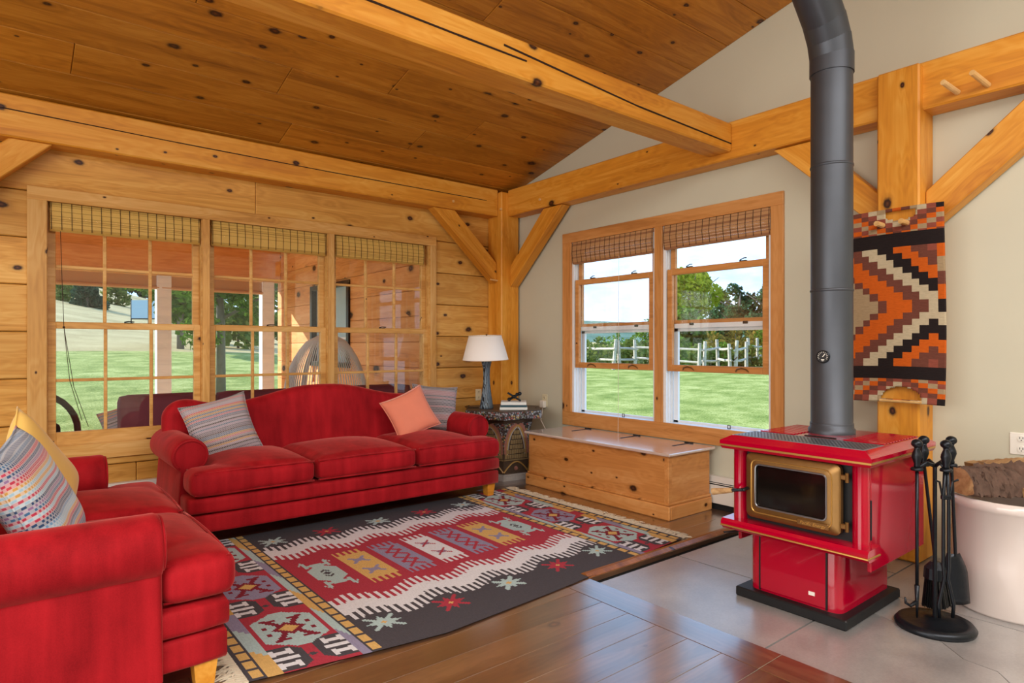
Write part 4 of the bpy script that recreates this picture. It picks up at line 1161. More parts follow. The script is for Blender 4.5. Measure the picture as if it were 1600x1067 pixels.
# firebox body: side panels, rounded front columns, black face
YA, YBk = 1.20, 1.865; XF, XR = 3.015, 3.72
bm = B(); box(bm, XF + .07, XR, YA + .02, YBk - .02, .34, .775); box(bm, XF + .02, XF + .07, YA + .02, YBk - .02, .40, .775); obj('firebox', bm, 'stove_black', stv)
for yy in (YA, YBk):
    bm = B(); ya, yb = (yy, yy + .018) if yy == YA else (yy - .018, yy)
    box(bm, XF + .05, XR, ya, yb, .27, .775, .004); obj('side_panel', bm, 'stove_red', stv)
for yc, nm in ((YA + .03, 'a'), (YBk - .036, 'b')):
    bm = B(); p = [(.055 * math.cos(R(a)), .055 * math.sin(R(a))) for a in range(90, 271, 10)] if False else None
    cx = XF + .02
    pts = [(cx + .036 * math.cos(R(a)), yc + .036 * math.sin(R(a))) for a in range(0, 360, 12)]
    prism(bm, pts, .355, .775); obj('front_column', bm, 'stove_red', stv, angle=40)
bm = B(); cyl(bm, (XF + .048, YA - .001, .42), (XF + .048, YA - .001, .60), .004, seg=8); obj('panel_hinge', bm, 'iron', stv)
# top plate, bevelled with gold line
TX0, TX1, TY0, TY1 = 2.955, 3.75, 1.155, 1.905
def ringplate(levels, mi_list=None):
    bm = B(); rings = []
    for ins, z in levels:
        rings.append([bm.verts.new(p) for p in ((TX0 + ins, TY0 + ins, z), (TX1 - ins, TY0 + ins, z), (TX1 - ins, TY1 - ins, z), (TX0 + ins, TY1 - ins, z))])
    for i, (a, b) in enumerate(zip(rings, rings[1:])):
        for k in range(4):
            f = bm.faces.new((a[k], a[(k + 1) % 4], b[(k + 1) % 4], b[k]))
            if mi_list: f.material_index = mi_list[i]
    bm.faces.new(rings[-1]); bm.faces.new(list(reversed(rings[0]))); return bm
obj('top_plate', ringplate([(.03, .760), (.008, .763), (.003, .774), (.001, .777), (.001, .786), (0, .789), (0, .805), (.014, .814), (.045, .832)], [0, 0, 0, 1, 0, 0, 0, 0]), ['stove_red', 'gold'], stv)
bm = B(); box(bm, TX0 + .05, TX0 + .27, TY0 + .05, TY1 - .05, .83, .8345, .001)
hx = TX0 + .062; rowi = 0
pg = obj('top_grate', bm, 'grate', stv)
bm = B()
while hx < TX0 + .262:
    hy_ = TY0 + .062 + (rowi % 2) * .009
    while hy_ < TY1 - .06:
        vs = [bm.verts.new((hx + .0052 * math.cos(R(60) * k), hy_ + .0052 * math.sin(R(60) * k), .8348)) for k in range(6)]; bm.faces.new(vs); hy_ += .018
    hx += .0155; rowi += 1
s = obj('grate_holes', bm, 'black', pg); s['kind'] = 'stuff'
for y0, y1 in ((TY0 + .06, TY0 + .25), (TY1 - .25, TY1 - .06)):
    for k in range(12):
        x = TX0 + .30 + k * .036
        bm = B(); box(bm, x, x + .02, y0, y1, .831, .836, .002); vs_ = obj('vent_slat', bm, 'stove_red', stv)
        bm = B(); box(bm, x + .0205, x + .0355, y0, y1, .8315, .8325); obj('vent_gap', bm, 'black', vs_)
bm = B(); box(bm, TX0 + .3, TX0 + .31, 1.44, 1.60, .832, .838, .001); obj('slot', bm, 'black', stv)
# ash lip
bm = B()
LY0, LY1 = 1.165, 1.89
pf = [(2.945, .362), (2.94, .372), (2.942, .385), (2.955, .398), (3.08, .402), (3.08, .345), (2.96, .345)]
a_ = [bm.verts.new((x, LY0 + .0, z)) for x, z in pf]; b_ = [bm.verts.new((x, LY1, z)) for x, z in pf]
bm.faces.new(a_); bm.faces.new(list(reversed(b_)))
for k in range(len(pf)): bm.faces.new((a_[(k + 1) % len(pf)], a_[k], b_[k], b_[(k + 1) % len(pf)]))
bmesh.ops.recalc_face_normals(bm, faces=bm.faces)
lip = obj('ash_lip', bm, 'stove_red', stv)
bm = B(); tube(bm, [(3.07, LY0 - .001, .362), (2.941, LY0 - .001, .364), (2.941, LY1 + .001, .364), (3.07, LY1 + .001, .364)], .0045, 6); obj('gold_line', bm, 'gold', lip)
bm = B(); cyl(bm, (3.06, 1.80, .33), (2.93, 1.865, .33), .005, seg=8); obj('damper_rod', bm, 'black', stv)
# door
DXF = 2.985; DY0, DY1, DZ0, DZ1 = 1.30, 1.772, .425, .755
def rrect(y0, y1, z0, z1, r, seg=5):
    p = []
    for cy, cz, a0 in ((y1 - r, z1 - r, 0), (y0 + r, z1 - r, 90), (y0 + r, z0 + r, 180), (y1 - r, z0 + r, 270)):
        for k in range(seg + 1): a = R(a0 + 90 * k / seg); p.append((cy + r * math.cos(a), cz + r * math.sin(a)))
    return p
GY0, GY1, GZ0, GZ1 = DY0 + .062, DY1 - .055, DZ0 + .06, DZ1 - .055
bm = B()
outer = rrect(DY0, DY1, DZ0, DZ1, .03); o2 = rrect(DY0 + .008, DY1 - .008, DZ0 + .008, DZ1 - .008, .026); inner = rrect(GY0, GY1, GZ0, GZ1, .022)
R0 = [bm.verts.new((DXF + .03, y, z)) for y, z in outer]; R1 = [bm.verts.new((DXF + .006, y, z)) for y, z in outer]; R2 = [bm.verts.new((DXF, y, z)) for y, z in o2]
R3 = [bm.verts.new((DXF - .004, y, z)) for y, z in inner]; R4 = [bm.verts.new((DXF + .012, y, z)) for y, z in inner]
L = len(outer)
for a, b in ((R0, R1), (R1, R2), (R2, R3), (R3, R4)):
    for k in range(L): bm.faces.new((a[k], a[(k + 1) % L], b[(k + 1) % L], b[k]))
bmesh.ops.recalc_face_normals(bm, faces=bm.faces)
dr = obj('door', bm, 'bronze', stv, angle=35)
bm = B(); bm.faces.new([bm.verts.new((DXF + .008, y, z)) for y, z in inner]); o = obj('door_glass', bm, 'sooty_glass', dr); md = o.modifiers.new('t', 'SOLIDIFY'); md.thickness = .004
bm = B(); tube(bm, [(DXF - .004, y, z) for y, z in inner], .0045, 6, closed=True); obj('glass_bead', bm, 'steel', dr)
bm = B(); tube(bm, [(DXF - .003, y, z) for y, z in rrect(GY0 - .024, GY1 + .022, GZ0 - .03, GZ1 + .022, .03)], .0036, 6, closed=True); obj('gold_line', bm, 'gold', dr)
for zz in (.475, .70):
    bm = B(); box(bm, DXF, DXF + .02, DY0 - .024, DY0 + .002, zz - .012, zz + .012, .004); cyl(bm, (DXF + .008, DY0 - .026, zz - .022), (DXF + .008, DY0 - .026, zz + .022), .008, seg=10); obj('hinge', bm, 'bronze', dr)
bm = B(); cyl(bm, (DXF - .0, DY1 - .012, .57), (DXF - .05, DY1 - .005, .567), .008, seg=10); cyl(bm, (DXF - .04, DY1 - .02, .568), (DXF - .055, DY1 + .05, .556), .008, seg=10); hd = obj('door_handle', bm, 'iron', dr)
bm = B(); cyl(bm, (DXF - .054, DY1 + .045, .557), (DXF - .07, DY1 + .15, .533), .013, .018, seg=12); obj('wood_grip', bm, 'split_wood', hd)
tx = bpy.data.curves.new('lettering', 'FONT'); tx.body = 'Pacific Energy'; tx.size = .022; tx.extrude = .0015; tx.align_x = 'CENTER'; tx.shear = .25
to = bpy.data.objects.new('tmp', tx); COL.objects.link(to)
bpy.context.view_layer.update()
me = bpy.data.meshes.new_from_object(to.evaluated_get(bpy.context.evaluated_depsgraph_get())); bpy.data.objects.remove(to)
me.materials.clear(); o = link('lettering', me, 'gold', dr, (DXF - .0092, DY0 + .125, GZ0 - .035), (R(90), 0, R(-90)))
bm = B(); box(bm, DXF - .0088, DXF - .001, DY0 + .05, DY0 + .20, GZ0 - .043, GZ0 - .013, .003); obj('name_plate', bm, 'bronze', dr)

# stovepipe
PX, PY = 3.49, 1.565; PR = .104; EZ = 2.92
pp = empty('stovepipe', (PX, PY, 0), 0, 'black metal stovepipe rising from red stove and elbowing overhead', 'pipe')
bm = B(); lathe(bm, [(PR + .012, .832), (PR + .012, .855), (PR + .004, .862), (PR + .004, .88), (PR, .885), (PR, 1.60)], 40, cap=False); obj('pipe_section', bm, 'pipe_black', pp, smooth=True)
bm = B(); lathe(bm, [(PR, 1.602), (PR, 2.27)], 40, cap=False); obj('pipe_section', bm, 'pipe_black', pp, smooth=True)
bm = B(); lathe(bm, [(PR, 2.272), (PR, 2.80)], 40, cap=False); obj('pipe_section', bm, 'pipe_black', pp, smooth=True)
for zz in (1.60, 2.27, .882):
    bm = B(); lathe(bm, [(PR, zz - .008), (PR + .0035, zz - .004), (PR + .0035, zz + .004), (PR, zz + .008)], 40, cap=False); obj('pipe_seam', bm, 'pipe_black', pp, smooth=True)
pts = [(0, 0, 2.78), (0, 0, 2.86), (-.028, 0, 2.945), (-.085, 0, 3.03), (-1.0, 0, 3.945)]
for k, (a, b) in enumerate(zip(pts, pts[1:])):
    bm = B(); d = (V(b) - V(a)).normalized()
    tube(bm, [V(a) - d * .012, V(b) + d * .012], PR + (.006 - .0015 * k), 40)
    obj('pipe_elbow' if k < 3 else 'pipe_section', bm, 'pipe_black', pp, angle=40)
th_ = math.atan2(-PY, -PX) - R(22)
thm = empty('flue_thermometer', (PX + (PR + .001) * math.cos(th_), PY + (PR + .001) * math.sin(th_), 1.245), th_ + R(90), 'small round black dial thermometer stuck on the stovepipe', 'thermometer')
bm = B(); lathe(bm, [(.034, 0), (.034, .008), (.031, .010), (.030, .007)], 28, mat=M.Rotation(R(90), 4, 'X')); obj('dial_rim', bm, 'iron', thm)
bm = B(); lathe(bm, [(.030, 0), (.030, .0075)], 28, mat=M.Rotation(R(90), 4, 'X')); obj('dial_face', bm, 'black', thm)
bm = B()
for k in range(12):
    a = R(210 - 240 * k / 11); box(bm, -.001, .001, -.009, -.0085, .02, .026, mat=M.Rotation(a - R(90), 4, 'Y'))
box(bm, -.008, .008, -.009, -.0085, -.018, -.014); box(bm, -.005, .005, -.009, -.0085, -.023, -.021); box(bm, -.002, .002, -.0095, -.0085, -.002, .018, mat=M.Rotation(R(40), 4, 'Y'))
obj('dial_marks', bm, 'plastic_white', thm)

# ------------------------------------------------------------------ fire tools
rv = V((ST, -CT, 0)); fv = V((CT, ST, 0)); P0 = V((3.363, 1.04, 0))
ts = empty('tool_stand', P0, TH - R(90), 'black iron fireplace tool stand with oval base beside stove', 'tool stand')
# local x = right, local y = away from the camera
bm = B(); vs = lathe(bm, [(0, -.004), (.165, -.004), (.17, .012), (.155, .03), (.13, .026), (.09, .03), (.03, .04), (0, .042)], 36); bmesh.ops.scale(bm, vec=(.98, .92, 1), verts=vs); obj('stand_base', bm, 'iron', ts, smooth=True)
bm = B(); cyl(bm, (0, 0, .03), (0, 0, .745), .009, seg=10); obj('stand_pole', bm, 'iron', ts)
hooks = {'poker': (-.096, -.02), 'brush': (.011, .095), 'tongs': (.021, -.045), 'shovel': (.132, .08)}
bm = B()
for hx, hy in hooks.values():
    tube(bm, [(0, 0, .745), (hx * .5, hy * .5, .762), (hx, hy, .735)], .009, 8); lathe(bm, [(.024, .728), (.026, .735), (.022, .742)], 14, hx, hy)
obj('hook_arms', bm, 'iron', ts, smooth=True)
def tool(kind, label):
    hx, hy = hooks[kind]; p = P0 + rv * hx + fv * hy
    r = empty(kind if kind != 'brush' else 'hearth_brush', p, TH - R(90), label, 'fire tool')
    bm = B(); lathe(bm, [(.012, .742), (.014, .75), (.012, .758), (.022, .79), (.02, .805), (.011, .828), (.013, .834)], 18); sphere(bm, (0, 0, .852), .024, 16, 10, sq=(1, 1, .85)); obj('handle', bm, 'iron', r, smooth=True)
    return r
t = tool('poker', 'black fire poker with hooked tip hanging on tool stand')
bm = B(); cyl(bm, (0, 0, .745), (.0, 0, .20), .0075, seg=8); tube(bm, [(0, 0, .2), (0, 0, .05)], .011, 8, radii=[.011, .004]); tube(bm, [(0, 0, .125), (-.03, 0, .105), (-.052, 0, .118), (-.055, 0, .145)], .008, 8, radii=[.009, .008, .006, .003]); obj('shaft', bm, 'iron', t, smooth=True)
t = tool('brush', 'black hearth brush hanging at back of tool stand')
bm = B(); cyl(bm, (0, 0, .745), (.055, 0, .27), .0075, seg=8); lathe(bm, [(.02, .27), (.046, .24), (.05, .19)], 14, .055, 0); obj('shaft', bm, 'iron', t)
bm = B(); rng = random.Random(5)
for k in range(260):
    a = rng.uniform(0, 6.28); q = math.sqrt(rng.random()); x, y = .048 * q * math.cos(a), .032 * q * math.sin(a)
    tube(bm, [(.055 + x, y, .19), (.055 + x * 1.4 + .005, y * 1.3, .055)], .0022, 3)
s = obj('bristles', bm, 'black', t); s['kind'] = 'stuff'
t = tool('tongs', 'black iron fire tongs hanging at front right of tool stand')
for sg in (-1, 1):
    bm = B(); tube(bm, [(sg * .005, 0, .745), (sg * .012, 0, .60), (sg * .013, 0, .30), (sg * .008, 0, .24), (sg * .035, 0, .12), (sg * .03, 0, .06)], .0075, 8); obj('tong_arm', bm, 'iron', t, smooth=True)
bm = B(); box(bm, -.022, .022, -.009, .009, .60, .62, .003); tube(bm, [(-.055, 0, .69), (-.03, 0, .68), (-.018, 0, .62)], .005, 6); tube(bm, [(.055, 0, .69), (.03, 0, .68), (.018, 0, .62)], .005, 6); obj('spring_collar', bm, 'iron', t)
t = tool('shovel', 'black ash shovel hanging at back right of tool stand')
bm = B(); cyl(bm, (0, 0, .745), (.02, 0, .30), .0075, seg=8); obj('shaft', bm, 'iron', t)
bm = B(); gr = []
for i in range(9):
    row = []
    for j in range(9):
        u = -1 + j / 4; f = i / 8; wdt = .03 + .03 * min(1, f * 3)
        row.append(bm.verts.new((u * wdt + .02 + .035 * f, .018 * u * u + .02 * f, .31 - .25 * f)))
    gr.append(row)
for i in range(8):
    for j in range(8): bm.faces.new((gr[i][j], gr[i][j + 1], gr[i + 1][j + 1], gr[i + 1][j]))
o = obj('shovel_pan', bm, 'iron', t, smooth=True); md = o.modifiers.new('t', 'SOLIDIFY'); md.thickness = .003

# ------------------------------------------------------------------ crock with firewood
cr = empty('stoneware_crock', (3.945, .87, -.004), 0, 'large pale glazed stoneware crock holding firewood by the wall', 'crock')
bm = B(); lathe(bm, [(0, 0), (.255, 0), (.262, .012), (.266, .25), (.264, .5), (.274, .508), (.278, .53), (.272, .552), (.262, .556), (.246, .55), (.244, .05), (0, .045)], 56); obj('crock_body', bm, 'crock_glaze', cr, smooth=True)
def firewood(name, label, p0, p1, prof, mats, seed):
    rng = random.Random(seed); p0, p1 = V(p0), V(p1); x = (p1 - p0).normalized(); y = V((0, 0, 1)).cross(x).normalized(); z = x.cross(y)
    bm = B(); rings = []; L = (p1 - p0).length; ns = 34
    for i in range(ns + 1):
        ring = []
        for (a, b, mi) in prof:
            j = .008 if mi == 0 else .003
            ring.append(bm.verts.new(p0 + x * (L * i / ns + (rng.uniform(-.006, .006) if 0 < i < ns else 0)) + y * (a + rng.uniform(-j, j)) + z * (b + rng.uniform(-j, j))))
        rings.append(ring)
    K = len(prof)
    for a, b in zip(rings, rings[1:]):
        for k in range(K):
            f = bm.faces.new((a[k], a[(k + 1) % K], b[(k + 1) % K], b[k])); f.material_index = 0 if prof[k][2] == 0 else 1
    f = bm.faces.new(list(reversed(rings[0]))); f.material_index = 1; f = bm.faces.new(rings[-1]); f.material_index = 1
    bmesh.ops.recalc_face_normals(bm, faces=bm.faces)
    return tag(obj(name, bm, mats, None, angle=50), label, 'firewood')
half = [(.105 * math.cos(R(a)), .105 * math.sin(R(a)) * 1.15, 0) for a in range(0, 181, 9)] + [(-.05, -.01, 1), (0, -.012, 1), (.05, -.01, 1)]
firewood('firewood_log', 'half round firewood log with dark rough bark across crock rim', (3.735, 1.05, .572), (3.94, .89, .566), half, ['bark', 'split_wood'], 1)
wedge = [(-.11, 0, 1), (.10, 0, 1), (.11, .03, 1), (.0, .045, 1), (-.11, .035, 1)]
firewood('firewood_log', 'flat split plank of firewood below the bark covered log', (3.86, .82, .565), (4.10, .64, .59), wedge, ['bark', 'split_wood'], 2)
wedge2 = [(-.09, 0, 1), (.08, -.01, 1), (.095, .09, 1), (-.05, .1, 0)]
firewood('firewood_log', 'tan split firewood piece at back of crock near wall', (3.99, 1.06, .585), (4.18, .74, .64), wedge2, ['bark', 'split_wood'], 3)

# ------------------------------------------------------------------ outdoors
def az(px): return TH - math.atan((px - 800) / 984)
def at(px, depth):
    l = (px - 800) / 984 * depth
    return depth * CT + l * ST, depth * ST - l * CT
PHI = [R(q) for q in (10, 29, 45, 55, 66, 72, 78, 82, 87, 100, 130)]
TAB = {32: [.2, .35, .4, .45, .7, .95, 1.05, 1.1, 1.1, 1.1, 1.1],
       70: [.3, .5, .5, .6, 1.2, 2.0, 3.2, 4.2, 5.2, 5.5, 5.5],
       160: [.5, .8, 1, 1.5, 3.5, 6.0, 9.0, 12.5, 15.0, 16, 16],
       260: [1, 2, 4, 6, 9, 12, 16, 19, 21, 22, 22],
       800: [14, 24, 34, 34, 34, 36, 40, 44, 46, 46, 46], 1500: [14, 24, 34, 34, 34, 36, 40, 44, 46, 46, 46]}
RR = sorted(TAB)
def ground(x, y):
    r = math.hypot(x, y); ph = math.atan2(y, x)
    if r < 10: return -.38
    zs = [float(np.interp(ph, PHI, TAB[k])) for k in RR]
    return float(np.interp(r, [10] + RR, [-.38] + zs))
rad = [5.5, 8, 10, 12, 15, 18, 22, 26, 29, 32, 34, 36, 42, 50, 60, 70, 85, 100, 120, 140, 160, 190, 220, 260, 340, 450, 600, 800, 1500]
phs = [R(-5 + 2.0 * k) for k in range(76)]
def rr_at(r, ph):
    return r
vs, fs, mi = [], [], []
for r in rad:
    for ph in phs: 
        x, y = r * math.cos(ph), r * math.sin(ph)
        vs.append((x, y, ground(x, y) if r > 6 else -.38))
for i in range(len(rad) - 1):
    for j in range(len(phs) - 1):
        k = i * len(phs) + j; fs.append((k, k + 1, k + 1 + len(phs), k + len(phs)))
        ph = phs[j]; r = rad[i]
        if r >= 200: mi.append(2)
        elif r >= 32 and ph > R(64): mi.append(1)
        elif r >= 32: mi.append(0 if r < 60 else 1)
        else: mi.append(0)
me = bpy.data.meshes.new('terrain'); me.from_pydata(vs, [], fs); me.update()
for mm in ('lawn', 'dry_field', 'far_wood_haze'): me.materials.append(MAT[mm])
me.polygons.foreach_set('material_index', mi)
o = link('terrain', me, None, smooth=True); tag(o, kind='structure')

def crown(bm, blobs, count, leaf, rng, mi=0):
    tot = sum(b[3] ** 2 for b in blobs)
    for (cx, cy, cz, rr, sq) in blobs:
        for k in range(int(count * rr * rr / tot)):
            d = V((rng.gauss(0, 1), rng.gauss(0, 1), rng.gauss(0, 1))).normalized() * rr * (rng.random() ** .25) ; d.z *= sq
            c = V((cx, cy, cz)) + d
            u = V((rng.gauss(0, 1), rng.gauss(0, 1), rng.gauss(0, 1))).normalized(); v = u.orthogonal().normalized(); s = leaf * rng.uniform(.6, 1.3)
            q = [c + u * s, c + v * s * .6, c - u * s, c - v * s * .6]
            bm.faces.new([bm.verts.new(p) for p in q]).material_index = mi
def tree(name, label, cat, px, depth, h, cw, leafm, seed, count=1500, leaf=.3, trunk=.15, bare=.25, group=None, shape='round', lean=0):
    x, y = at(px, depth); z = ground(x, y); rng = random.Random(seed)
    r = empty(name, (x, y, z - .05), rng.uniform(0, 6), label, cat, group)
    bm = B()
    tube(bm, [(0, 0, 0), (.03 * h * lean, 0, h * .35), (.0, .02 * h, h * .8)], trunk, 10, radii=[trunk * 1.2, trunk, trunk * .3])
    if bare > .05:
        for k in range(6):
            a = rng.uniform(0, 6.28); z0 = h * rng.uniform(bare, .65)
            tube(bm, [(0, 0, z0), (cw * .25 * math.cos(a), cw * .25 * math.sin(a), z0 + h * .12), (cw * .4 * math.cos(a), cw * .4 * math.sin(a), z0 + h * .2)], trunk * .4, 6, radii=[trunk * .45, trunk * .3, trunk * .1])
    obj('trunk', bm, 'trunk_bark', r, smooth=True)
    blobs = []
    for k in range(16):
        t = rng.uniform(bare, 1)
        prof = math.sin(math.pi * min(1, (t - bare) / (1 - bare) * .85 + .12)) if shape == 'round' else (1.05 - t)
        a = rng.uniform(0, 6.28); q = cw * .5 * prof * math.sqrt(rng.random()) * .75
        blobs.append((q * math.cos(a), q * math.sin(a), h * t * .93, cw * rng.uniform(.14, .24) * (.5 + .6 * prof), .85))
    bm = B(); crown(bm, blobs, count, leaf, rng); obj('crown', bm, leafm, r)
    return r
tree('maple_tree', 'green maple tree with bare trunk on lawn seen through middle window', 'tree', 345, 15, 5.4, 4.4, 'leaf_maple', 1, 10000, .085, .095, .33)
tree('maple_tree', 'leafy maple further back beside the porch post', 'tree', 282, 30, 6.5, 5.0, 'leaf_maple', 2, 5000, .17, .14, .3)
tree('juniper_bush', 'large dark juniper on the dry hill below the tree line', 'bush', 136, 60, 3.7, 3.9, 'leaf_juniper', 3, 4000, .17, .12, .0, shape='cone')
tree('shrub', 'pale green shrub at left foot of dark juniper', 'bush', 96, 62, 2.0, 2.6, 'leaf_shrub', 4, 700, .22, .06, .0)
tree('shrub', 'low green shrub on dry hill right of dark juniper', 'bush', 180, 75, 2.4, 3.6, 'leaf_shrub', 5, 700, .25, .06, .0)
tree('shrub', 'small dark round shrub alone on upper dry hill', 'bush', 179, 120, 3.0, 5.0, 'leaf_dark', 6, 500, .4, .08, .0)
for k in range(9):
    tree('hilltop_tree', 'green tree in the row along the top of dry hill', 'tree', 80 + k * 28, 170 + (k % 3) * 6, 6 + (k * 37 % 5), 7, ('leaf_dark', 'leaf_maple', 'leaf_juniper')[k % 3], 20 + k, 900, .6, .3, .05, 'trees along the hilltop')
tree('shrub', 'green shrub at field edge right of maple trunk', 'bush', 372, 34, 3.2, 3.8, 'leaf_shrub', 41, 1200, .2, .06, .0)
tree('shrub', 'green shrub at field edge left of maple trunk', 'bush', 318, 38, 3.0, 4.0, 'leaf_maple', 42, 1200, .2, .06, .0)
tree('tree', 'leafy tree far behind maple trunk in middle window', 'tree', 395, 48, 9, 8, 'leaf_maple', 43, 2000, .4, .2, .1)
# blue netting enclosure beyond the lawn
nx = empty('net_enclosure', at(258, 44) + (ground(*at(258, 44)) - .1,), 0, 'blue net enclosure on black poles at far edge of lawn', 'enclosure')
pz = []
for k, px in enumerate((205, 232, 285, 308)):
    x, y = at(px, 44); x -= nx.location.x; y -= nx.location.y; pz.append((x, y))
    bm = B(); cyl(bm, (x, y, 0), (x, y, 2.4), .04, seg=8); obj('net_pole', bm, 'black', nx)
for a, b in zip(pz, pz[1:]):
    bm = B(); d = V((b[0] - a[0], b[1] - a[1], 0)).normalized(); nn_ = V((-d.y, d.x, 0)) * .02
    q = [V((a[0], a[1], .0)) - nn_, V((b[0], b[1], .0)) - nn_, V((b[0], b[1], .0)) + nn_, V((a[0], a[1], .0)) + nn_]
    prism(bm, [(p.x, p.y) for p in q], 1.0, 2.3); obj('net_panel', bm, 'net_blue', nx)
bm = B(); tube(bm, [(p[0], p[1], 1.0) for p in pz], .05, 6); obj('net_rail', bm, 'black', nx)

# east view: trees, bushes, rail fence
tree('tree', 'bright yellow green tree right of the gable window mullion', 'tree', 1078, 46, 7.2, 5.4, 'leaf_yellow', 51, 6000, .17, .16, .1)
tree('tree', 'grey green tree between yellow green and dark trees', 'tree', 1122, 60, 6.4, 5.0, 'leaf_shrub', 52, 1800, .26, .16, .1)
tree('tree', 'tall dark green tree behind rail fence seen in gable window', 'tree', 1154, 52, 6.6, 5.4, 'leaf_dark', 53, 6000, .17, .16, .1)
tree('tree', 'dark tree at outer edge of the gable window view', 'tree', 1204, 48, 6.0, 4.4, 'leaf_dark', 54, 4000, .17, .16, .1)
tree('tree', 'dense green tree low behind fence right of mullion', 'tree', 1072, 38, 3.2, 4.4, 'leaf_maple', 55, 2400, .2, .12, .0)
for k, (px, dp, h_, cw_, lm_) in enumerate(((912, 36, 1.2, 2.6, 'leaf_shrub'), (935, 30, 1.4, 2.4, 'leaf_shrub'), (962, 34, 1.7, 2.2, 'leaf_maple'), (985, 31, 1.2, 2.2, 'leaf_shrub'), (1008, 38, 2.6, 2.6, 'leaf_maple'), (1022, 32, 1.4, 2.0, 'leaf_shrub'),
        (1060, 29, .9, 2.0, 'leaf_maple'), (1090, 30, 1.0, 2.0, 'leaf_shrub'), (1112, 34, 1.9, 2.4, 'leaf_rust'), (1132, 30, 1.1, 2.0, 'leaf_maple'), (1150, 36, 2.1, 2.6, 'leaf_rust'), (1166, 30, 1.0, 1.8, 'leaf_shrub'), (1178, 36, 2.2, 2.6, 'leaf_rust'), (1196, 34, 2.4, 2.4, 'leaf_maple'), (1212, 30, 1.2, 2.0, 'leaf_shrub'), (1045, 35, 2.0, 2.4, 'leaf_maple'),
        (1250, 33, 1.8, 2.6, 'leaf_shrub'), (1300, 35, 2.2, 3.0, 'leaf_maple'), (1360, 36, 1.6, 3.0, 'leaf_rust'), (1430, 34, 2.0, 3.0, 'leaf_shrub'), (860, 36, 1.6, 3.0, 'leaf_shrub'), (800, 38, 2.0, 3.4, 'leaf_maple'))):
    tree('fence_shrub', 'leafy shrub growing in the overgrown row along rail fence', 'bush', px, dp, h_, cw_, lm_, 70 + k, 900, .11, .04, .0, 'shrubs along the rail fence')
fe = empty('rail_fence', at(1060, 28) + (0,), 0, 'weathered grey split rail fence with leaning posts beyond east lawn', 'fence')
fo = fe.location
def fpt(px, d, h_): x, y = at(px, d); return V((x - fo.x, y - fo.y, ground(x, y) + h_))
fpx = [(870, 33), (905, 31), (958, 28), (968, 28.2), (993, 29), (1092, 27), (1100, 27.2), (1122, 28), (1141, 26.5), (1149, 26.5), (1166, 28), (1172, 30), (1184, 32), (1197, 34), (1225, 37), (1270, 36), (1330, 36), (1400, 36)]
rng = random.Random(9)
for k, (px, d) in enumerate(fpx):
    bm = B(); a = fpt(px, d, -.1); b = fpt(px, d, 1.28 + rng.uniform(-.12, .1)) + V((rng.uniform(-.12, .12) + (.3 if k == 2 else 0), rng.uniform(-.1, .1), 0))
    tube(bm, [a, b], .075, 7, radii=[.085, .07]); obj('fence_post', bm, 'grey_rail', fe)
for h_ in (.42, .92):
    for k in range(len(fpx) - 1):
        if fpx[k + 1][0] - fpx[k][0] < 12: continue
        a = fpt(*fpx[k], h_ + rng.uniform(-.06, .06)); b = fpt(*fpx[k + 1], h_ + rng.uniform(-.06, .06)); dd = (b - a).normalized()
        bm = B(); tube(bm, [a - dd * .15, (a + b) / 2 + V((0, 0, rng.uniform(-.05, .03))), b + dd * .15], .055, 6, radii=[.045, .06, .045]); obj('fence_rail', bm, 'grey_rail', fe)

# ------------------------------------------------------------------ porch beyond the log wall
PYO = 11.0; PXE = 3.72
pf = empty('porch_deck', (0, 0, 0), kind='structure')
y = WY + .25
k = 0
while y < PYO + .15:
    board('deck_board', 8.2, .135, .03, 'deck_wood', pf, (-.15, y, -.165)); y += .14
po = empty('porch_ceiling', (0, 0, 0), kind='structure')
y = WY + .3
while y < PYO + 1.2:
    board('porch_board', 8.3, .276, .02, 'porch_wood', po, (-.2, y, 3.13 - .02 * (y - 5.65)), (-.02, 0, 0), bev=.004); y += .28
bm = B(); box(bm, -4.5, PXE + .6, WY + .21, PYO + 1.3, 3.16, 3.22); obj('porch_roof', bm, 'deck_wood', po)
timber('porch_header', 'orange pine header board across the porch front seen through windows', 'beam', (-4.5, PYO, 2.69), (PXE, PYO, 2.69), .1, .6, mat='porch_wood')
bm = B(); box(bm, -4.5, PXE, PYO - .07, PYO - .045, 2.38, 2.42, .004); tag(obj('trim_4', bm, 'peg_wood'), kind='structure')
for k, (a, b) in enumerate(((-2.4, .1), (.14, 1.86), (1.9, 3.42))):
    r = empty('porch_blind', (0, PYO - .05, 0), 0, ('bamboo blind on porch header left of first porch post', 'bamboo blind on porch header beside the white post', 'bamboo blind on porch header nearest porch end wall')[k], 'blind')
    bm = B()
    for q in range(10): box(bm, a, b, -.012, -.006, 2.20 + q * .018, 2.217 + q * .018)
    s = obj('bamboo_slats', bm, 'bamboo_ar', r); s['kind'] = 'stuff'
    bm = B(); cyl(bm, (a, -.012, 2.20), (b, -.012, 2.20), .03, seg=10); obj('rolled_end', bm, 'bamboo_ar', r)
def porch_post(label, x, w_):
    r = empty('porch_post', (x, PYO, -.15), 0, label, 'post')
    bm = B(); box(bm, -w_ / 2, w_ / 2, -.09, .09, 0, 2.54, .005); obj('post_shaft', bm, 'white_post', r)
    bm = B(); box(bm, -w_ / 2 - .02, w_ / 2 + .02, -.11, .11, 0, .2, .006); obj('post_foot', bm, 'white_post', r)
porch_post('white porch post standing on deck edge seen through first window', 1.93, .2)
porch_post('white porch post beside the sunlit porch end wall', 3.50, .2)
we = empty('wall_porch', (0, 0, 0), kind='structure')
